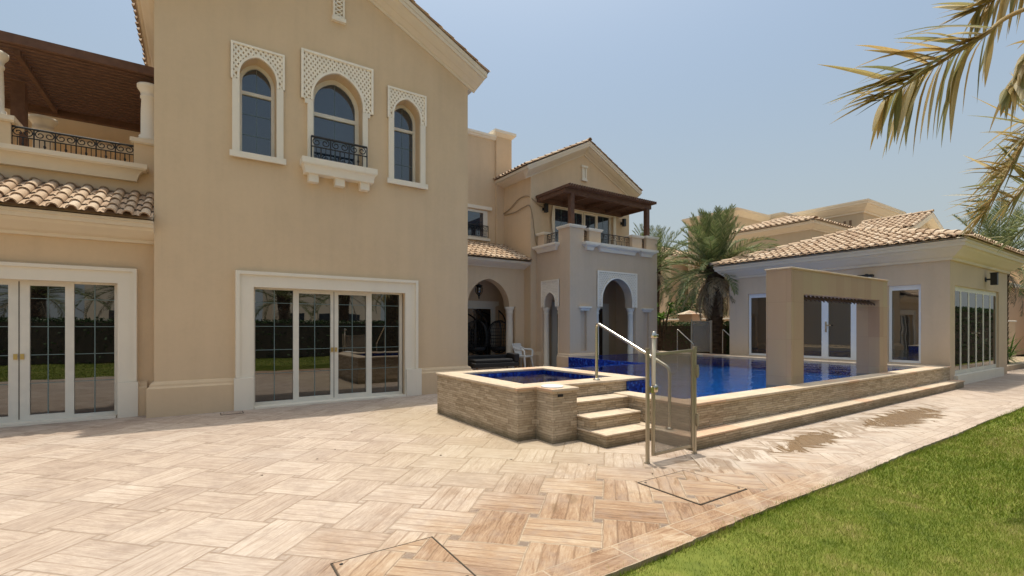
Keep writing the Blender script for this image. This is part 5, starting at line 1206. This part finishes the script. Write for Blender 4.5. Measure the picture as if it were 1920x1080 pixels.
for k in range(46):
    cx_ = 14 + k * 1.05; foliage(m, (cx_, -8.6 + rs.uniform(-.6, .6), 2.1 + rs.uniform(-.3, 1.0)), (1.3, 1.0, 1.7), 230, .42, rs)
tag(m.build('added_tree_belt', M['leaf'], recalc=False), 'belt of dark trees added out of view beyond the garden wall to darken the folding door reflections', 'trees', kind='stuff')  # unseen trees, added so the folding doors reflect something dark
hedge(20.6, 42, 1.0, 1.7, 2.1, 'tall dark hedge added outside the frame to darken the folding door reflections', 9000, .16)  # made-up hedge out of view, gives the folding door glass a dark reflection
# planter kerb and spiky bush right of the pool house
t = thing('planter_kerb', 'low stone planter edge to the right of the pool house', 'kerb', (23, 4.3, 0)); m = MB(); m.box(20.95, 30, 3.75, 3.95, 0, .16, .01); m.build('kerb', M['coping'], t); m = MB(); m.box(20.95, 30, 3.95, 5.19, 0, .10); m.build('soil', M['sand'], t)
def spiky(x, y, z, n, L, label, seed, mat='leaf_bright', name='shrub', group=None, wd=.05):
    rs = random.Random(seed); t = thing(name, label, 'shrub', (x, y, z), group); m = MB()
    for i in range(n):
        az_ = rs.uniform(0, 6.28); el = R(rs.uniform(5, 85)); d = Vector((math.cos(az_) * math.cos(el), math.sin(az_) * math.cos(el), math.sin(el))); q = Vector((x + rs.gauss(0, .12), y + rs.gauss(0, .12), z + rs.uniform(0, .35))); l = L * rs.uniform(.5, 1); e = d.cross(Vector((0, 0, 1))).normalized(); prev = None; ti = rs.random()
        for s_ in range(6):
            wv = wd * (.4, .9, 1, .8, .5, .03)[s_]; a_, b_ = q - e * wv / 2, q + e * wv / 2
            if prev: m.add([prev[0], prev[1], b_, a_], [(0, 1, 2, 3)], ti)
            prev = (a_, b_); d = (d + Vector((0, 0, -1)) * .16).normalized(); q = q + d * l / 5
    m.build('foliage', M[mat], t, recalc=False); return t
for i, (x, y, s) in enumerate(((21.9, 4.5, 1.0), (23.0, 4.4, 1.15), (24.3, 4.5, 1.1))): spiky(x, y, .1, 150, 1.0 * s, ['bright green strappy bush closest to the pool house corner', 'bright green strappy bush second from the pool house corner', 'bright green strappy bush farthest along the planter'][i], 50 + i, group='strappy bushes in the planter')
# frangipani by the portico
fr_ = thing('frangipani', 'leafy bright green frangipani beside the right edge of the portico', 'tree', (15.3, 12.4, 0)); rs = random.Random(4)
m = MB(); tips = []
for k in range(9):
    a = k * .7; tip = Vector((15.3 + math.cos(a) * .55 * rs.uniform(.4, 1), 12.4 + math.sin(a) * .55 * rs.uniform(.4, 1), rs.uniform(1.5, 2.35))); tips.append(tip); m.tube([(15.3, 12.4, 0), (15.3 + math.cos(a) * .1, 12.4 + math.sin(a) * .1, .9), tuple(tip)], [.06, .045, .02], 6)
m.build('trunk', M['bark'], fr_)
m = MB()
for tip in tips:
    for k in range(26):
        az_ = rs.uniform(0, 6.28); el = R(rs.uniform(-25, 60)); d = Vector((math.cos(az_) * math.cos(el), math.sin(az_) * math.cos(el), math.sin(el))); e = d.cross(Vector((0, 0, 1))).normalized(); q = tip + Vector((0, 0, rs.uniform(-.15, .05))); l = rs.uniform(.18, .32); m.add([q, q + d * l * .5 - e * .045, q + d * l, q + d * l * .5 + e * .045], [(0, 1, 2, 3)], rs.random())
m.build('crown', M['leaf_bright'], fr_, recalc=False)
# brick pillar lamp thing behind hedge
t = thing('gate_pillar', 'small tan capped pillar rising above the hedge behind the pool', 'pillar', (19.5, 14.0, 0)); m = MB(); m.box(19.2, 19.85, 13.7, 14.4, 0, 2.0); m.build('pillar_shaft', M['neigh2'], t); m = MB(); m.add([(19.1, 13.6, 2.0), (19.95, 13.6, 2.0), (19.95, 14.5, 2.0), (19.1, 14.5, 2.0), (19.5, 14.05, 2.2)], [(0, 1, 4), (1, 2, 4), (2, 3, 4), (3, 0, 4), (3, 2, 1, 0)]); m.build('pillar_cap', M['coping'], t)
# round tree behind the pool
def tree(x, y, z0, label, seed, rad=1.2, hgt=2.2, n=2200, mat='leaf', group=None, leaf=.13):
    rs = random.Random(seed); t = thing('broadleaf_tree', label, 'tree', (x, y, 0), group); m = MB(); m.tube([(x, y, -.1), (x + .05, y, hgt * .5), (x, y, hgt)], [.11, .08, .04], 7)
    cl = []
    for k in range(9): c = Vector((x + rs.uniform(-1, 1) * rad * .65, y + rs.uniform(-1, 1) * rad * .65, hgt + rs.uniform(-.5, .7) * rad)); cl.append(c); m.tube([(x, y, hgt * .5), c], [.05, .012], 5)
    m.build('trunk', M['bark'], t); m = MB()
    for c in cl: foliage(m, c, (rad * .45, rad * .45, rad * .36), n // 9, leaf, rs)
    m.build('crown', M[mat], t, recalc=False)
tree(22.5, 15.8, 0, 'bushy green tree behind the hedge, left of the palm trunk', 3, 1.3, 2.2)
tree(24, 11.5, 0, 'low green tree between the palm trunk and the neighbouring house', 6, 1.5, 1.9)

# neighbouring villa
nb = thing('neighbour_villa', 'large beige neighbouring villa with parapets and clay tiled roofs behind the palm', 'house', (30, 16, 0))
def nbox(x0, x1, y0, y1, h, out=.3, ch=.45):
    m = MB(); m.box(x0, x1, y0, y1, 0, h - ch * .5); m.build('wall', M['neigh'], nb)
    m = MB(); m.sweep([(x0, y1), (x0, y0), (x1, y0), (x1, y1)], COVE(out, ch, h - ch), HOR, closed=True); m.box(x0 + .01, x1 - .01, y0 + .01, y1 - .01, h - ch, h - .05); m.build('parapet', M['cornice'], nb)
nbox(28.6, 32.1, 17.2, 20.7, 8.95)                       # left block
nbox(33.3, 37, 16.75, 20, 9.2, .3, .45)
nbox(38.0, 44.0, 13.6, 18.0, 10.05, .45, .8)              # tower
M['slit'] = m_plain('shaded_slit', (0.20, 0.13, 0.08), 0.9)
for yy in (14.3, 14.65, 15.0): m = MB(); m.box(37.96, 37.99, yy, yy + .14, 8.3, 8.85); m.build('window_slit', M['slit'], nb)
for xx in (38.9, 39.3, 39.7, 41.6, 42.0, 42.4): m = MB(); m.box(xx, xx + .16, 13.56, 13.59, 8.3, 8.85); m.build('window_slit', M['slit'], nb)
def hiproof(x0, x1, y0, y1, ez_, rise, ov_=.4, parent=nb, wallz=0):
    m = MB(); m.box(x0, x1, y0, y1, wallz, ez_ - .3); m.build('wall', M['neigh'], parent)
    m = MB(); m.sweep([(x0, y1), (x0, y0), (x1, y0), (x1, y1)], COVE(ov_ - .05, .4, ez_ - .42), HOR, closed=True); m.build('eave_cornice', M['cornice'], parent)
    x0 -= ov_; x1 += ov_; y0 -= ov_; y1 += ov_; hw = min(x1 - x0, y1 - y0) / 2; ap = ez_ + rise
    d = MB(); 
    if (y1 - y0) > (x1 - x0): r0, r1 = ((x0 + x1) / 2, y0 + hw), ((x0 + x1) / 2, y1 - hw)
    else: r0, r1 = (x0 + hw, (y0 + y1) / 2), (x1 - hw, (y0 + y1) / 2)
    d.add([(x0, y0, ez_), (x1, y0, ez_), (x1, y1, ez_), (x0, y1, ez_), (*r0, ap - .02), (*r1, ap - .02)], [(0, 1, 4), (2, 3, 5)] if (y1 - y0) > (x1 - x0) else [(3, 0, 4), (1, 2, 5)]); d.add([(x0, y0, ez_), (x1, y0, ez_), (x1, y1, ez_), (x0, y1, ez_), (*r0, ap - .02), (*r1, ap - .02)], [(1, 2, 5, 4), (3, 0, 4, 5), (3, 2, 1, 0)] if (y1 - y0) > (x1 - x0) else [(0, 1, 5, 4), (2, 3, 4, 5), (3, 2, 1, 0)]); d.build('roof_deck', M['cornice'], parent)
    Wx, Wy = x1 - x0, y1 - y0
    L = math.hypot(hw, rise)
    tile_roof(parent, (x0, y0, ez_ + .02), (0, 1, 0), (hw, 0, rise), Wy, L, pitch=.3, expo=.45, inside=lambda a, s_: hw * s_ / L < a < Wy - hw * s_ / L)
    tile_roof(parent, (x0, y0, ez_ + .02), (1, 0, 0), (0, hw, rise), Wx, L, pitch=.3, expo=.45, inside=lambda a, s_: hw * s_ / L < a < Wx - hw * s_ / L)
    ridge_caps(parent, (x0, y0, ez_ + .06), (*r0, ap + .05), .12, .5); ridge_caps(parent, (x0, y1, ez_ + .06), (*(r1 if Wy > Wx else r0), ap + .05), .12, .5); ridge_caps(parent, (*r0, ap + .06), (*r1, ap + .06), .12, .5); ridge_caps(parent, (x1, y0, ez_ + .06), (*(r0 if Wy > Wx else r1), ap + .05), .12, .5)
hiproof(27.4, 32.0, 12.2, 17.2, 7.05, .9)             # wing with hipped roof
hiproof(27.5, 34, 21.3, 29.0, 6.3, 1.3)               # low wing at far left
# gabled wing to the right
m = MB(); mG = YF(9.9); m.slab([(33.8, 0), (39.0, 0), (39.0, 7.0), (36.4, 8.0), (33.8, 7.0)], [], mG, 0, 3.0); m.build('gable_wall', M['neigh'], nb)
m = MB(); m.sweep([(33.4, 6.93), (36.4, 8.10), (39.4, 6.93)], [(-.1, -.4), (.18, -.4), (.26, -.1), (.26, 0), (-.1, 0)], lambda a, z, d: mG(a, z, d)); m.build('rake_cornice', M['cornice'], nb)
L = math.hypot(3.0, 1.17); tile_roof(nb, (33.4, 9.5, 7.05), (0, 1, 0), (3.0, 0, 1.17), 3.6, L, pitch=.3, expo=.45); tile_roof(nb, (39.4, 9.5, 7.05), (0, 1, 0), (-3.0, 0, 1.17), 3.6, L, pitch=.3, expo=.45); ridge_caps(nb, (36.4, 9.5, 8.28), (36.4, 13.1, 8.28), .12, .5)
# orange house glimpsed at the right edge
oh = thing('orange_house', 'orange-beige house glimpsed at the right edge beyond the boundary wall', 'house', (34, 6, 0))
m = MB(); m.box(31, 40, 5.6, 9.5, 0, 3.3); m.box(36, 44, 3, 9, 0, 4.6); m.build('wall', M['neigh2'], oh); m = MB(); m.box(30.8, 40.2, 5.4, 9.7, 3.3, 3.45); m.box(35.8, 44.2, 2.8, 9.2, 4.6, 4.8); m.build('parapet', M['trim'], oh)
# houses and palms behind the camera (seen in the glass)
rh = thing('white_villa', 'white villa across the garden wall behind the camera', 'house', (4, -16, 0))
m = MB(); m.box(-5, 0.5, -20, -14, 0, 5.5); m.box(4, 11, -21, -15, 0, 6.0); m.build('wall', M['trim'], rh)
m = MB()
for x in (-4, -2.4, -.8, 5, 6.8, 8.6):
    for z in (1, 3.6): m.box(x, x + .9, -14.02 if x < 1 else -15.02, -13.98 if x < 1 else -14.98, z, z + 1.3)
m.build('window', M['glass_blue'], rh)
for i, (x, y) in enumerate(((-5.5, -7.6), (-2.5, -8.6), (1.0, -7.4), (3.8, -8.8), (6.6, -7.6), (10.0, -8.4))):
    palm('date_palm', ['date palm behind the garden wall, first from the left', 'date palm behind the garden wall, second from the left', 'date palm behind the garden wall, third from the left', 'date palm behind the garden wall, fourth from the left', 'date palm behind the garden wall, fifth from the left', 'date palm behind the garden wall, sixth from the left'][i], (x, y, 0), 3.0 + (i % 3) * .5, .22, 2.5, 26, 'frond_far', 60 + i, 'date palms', dead=4)
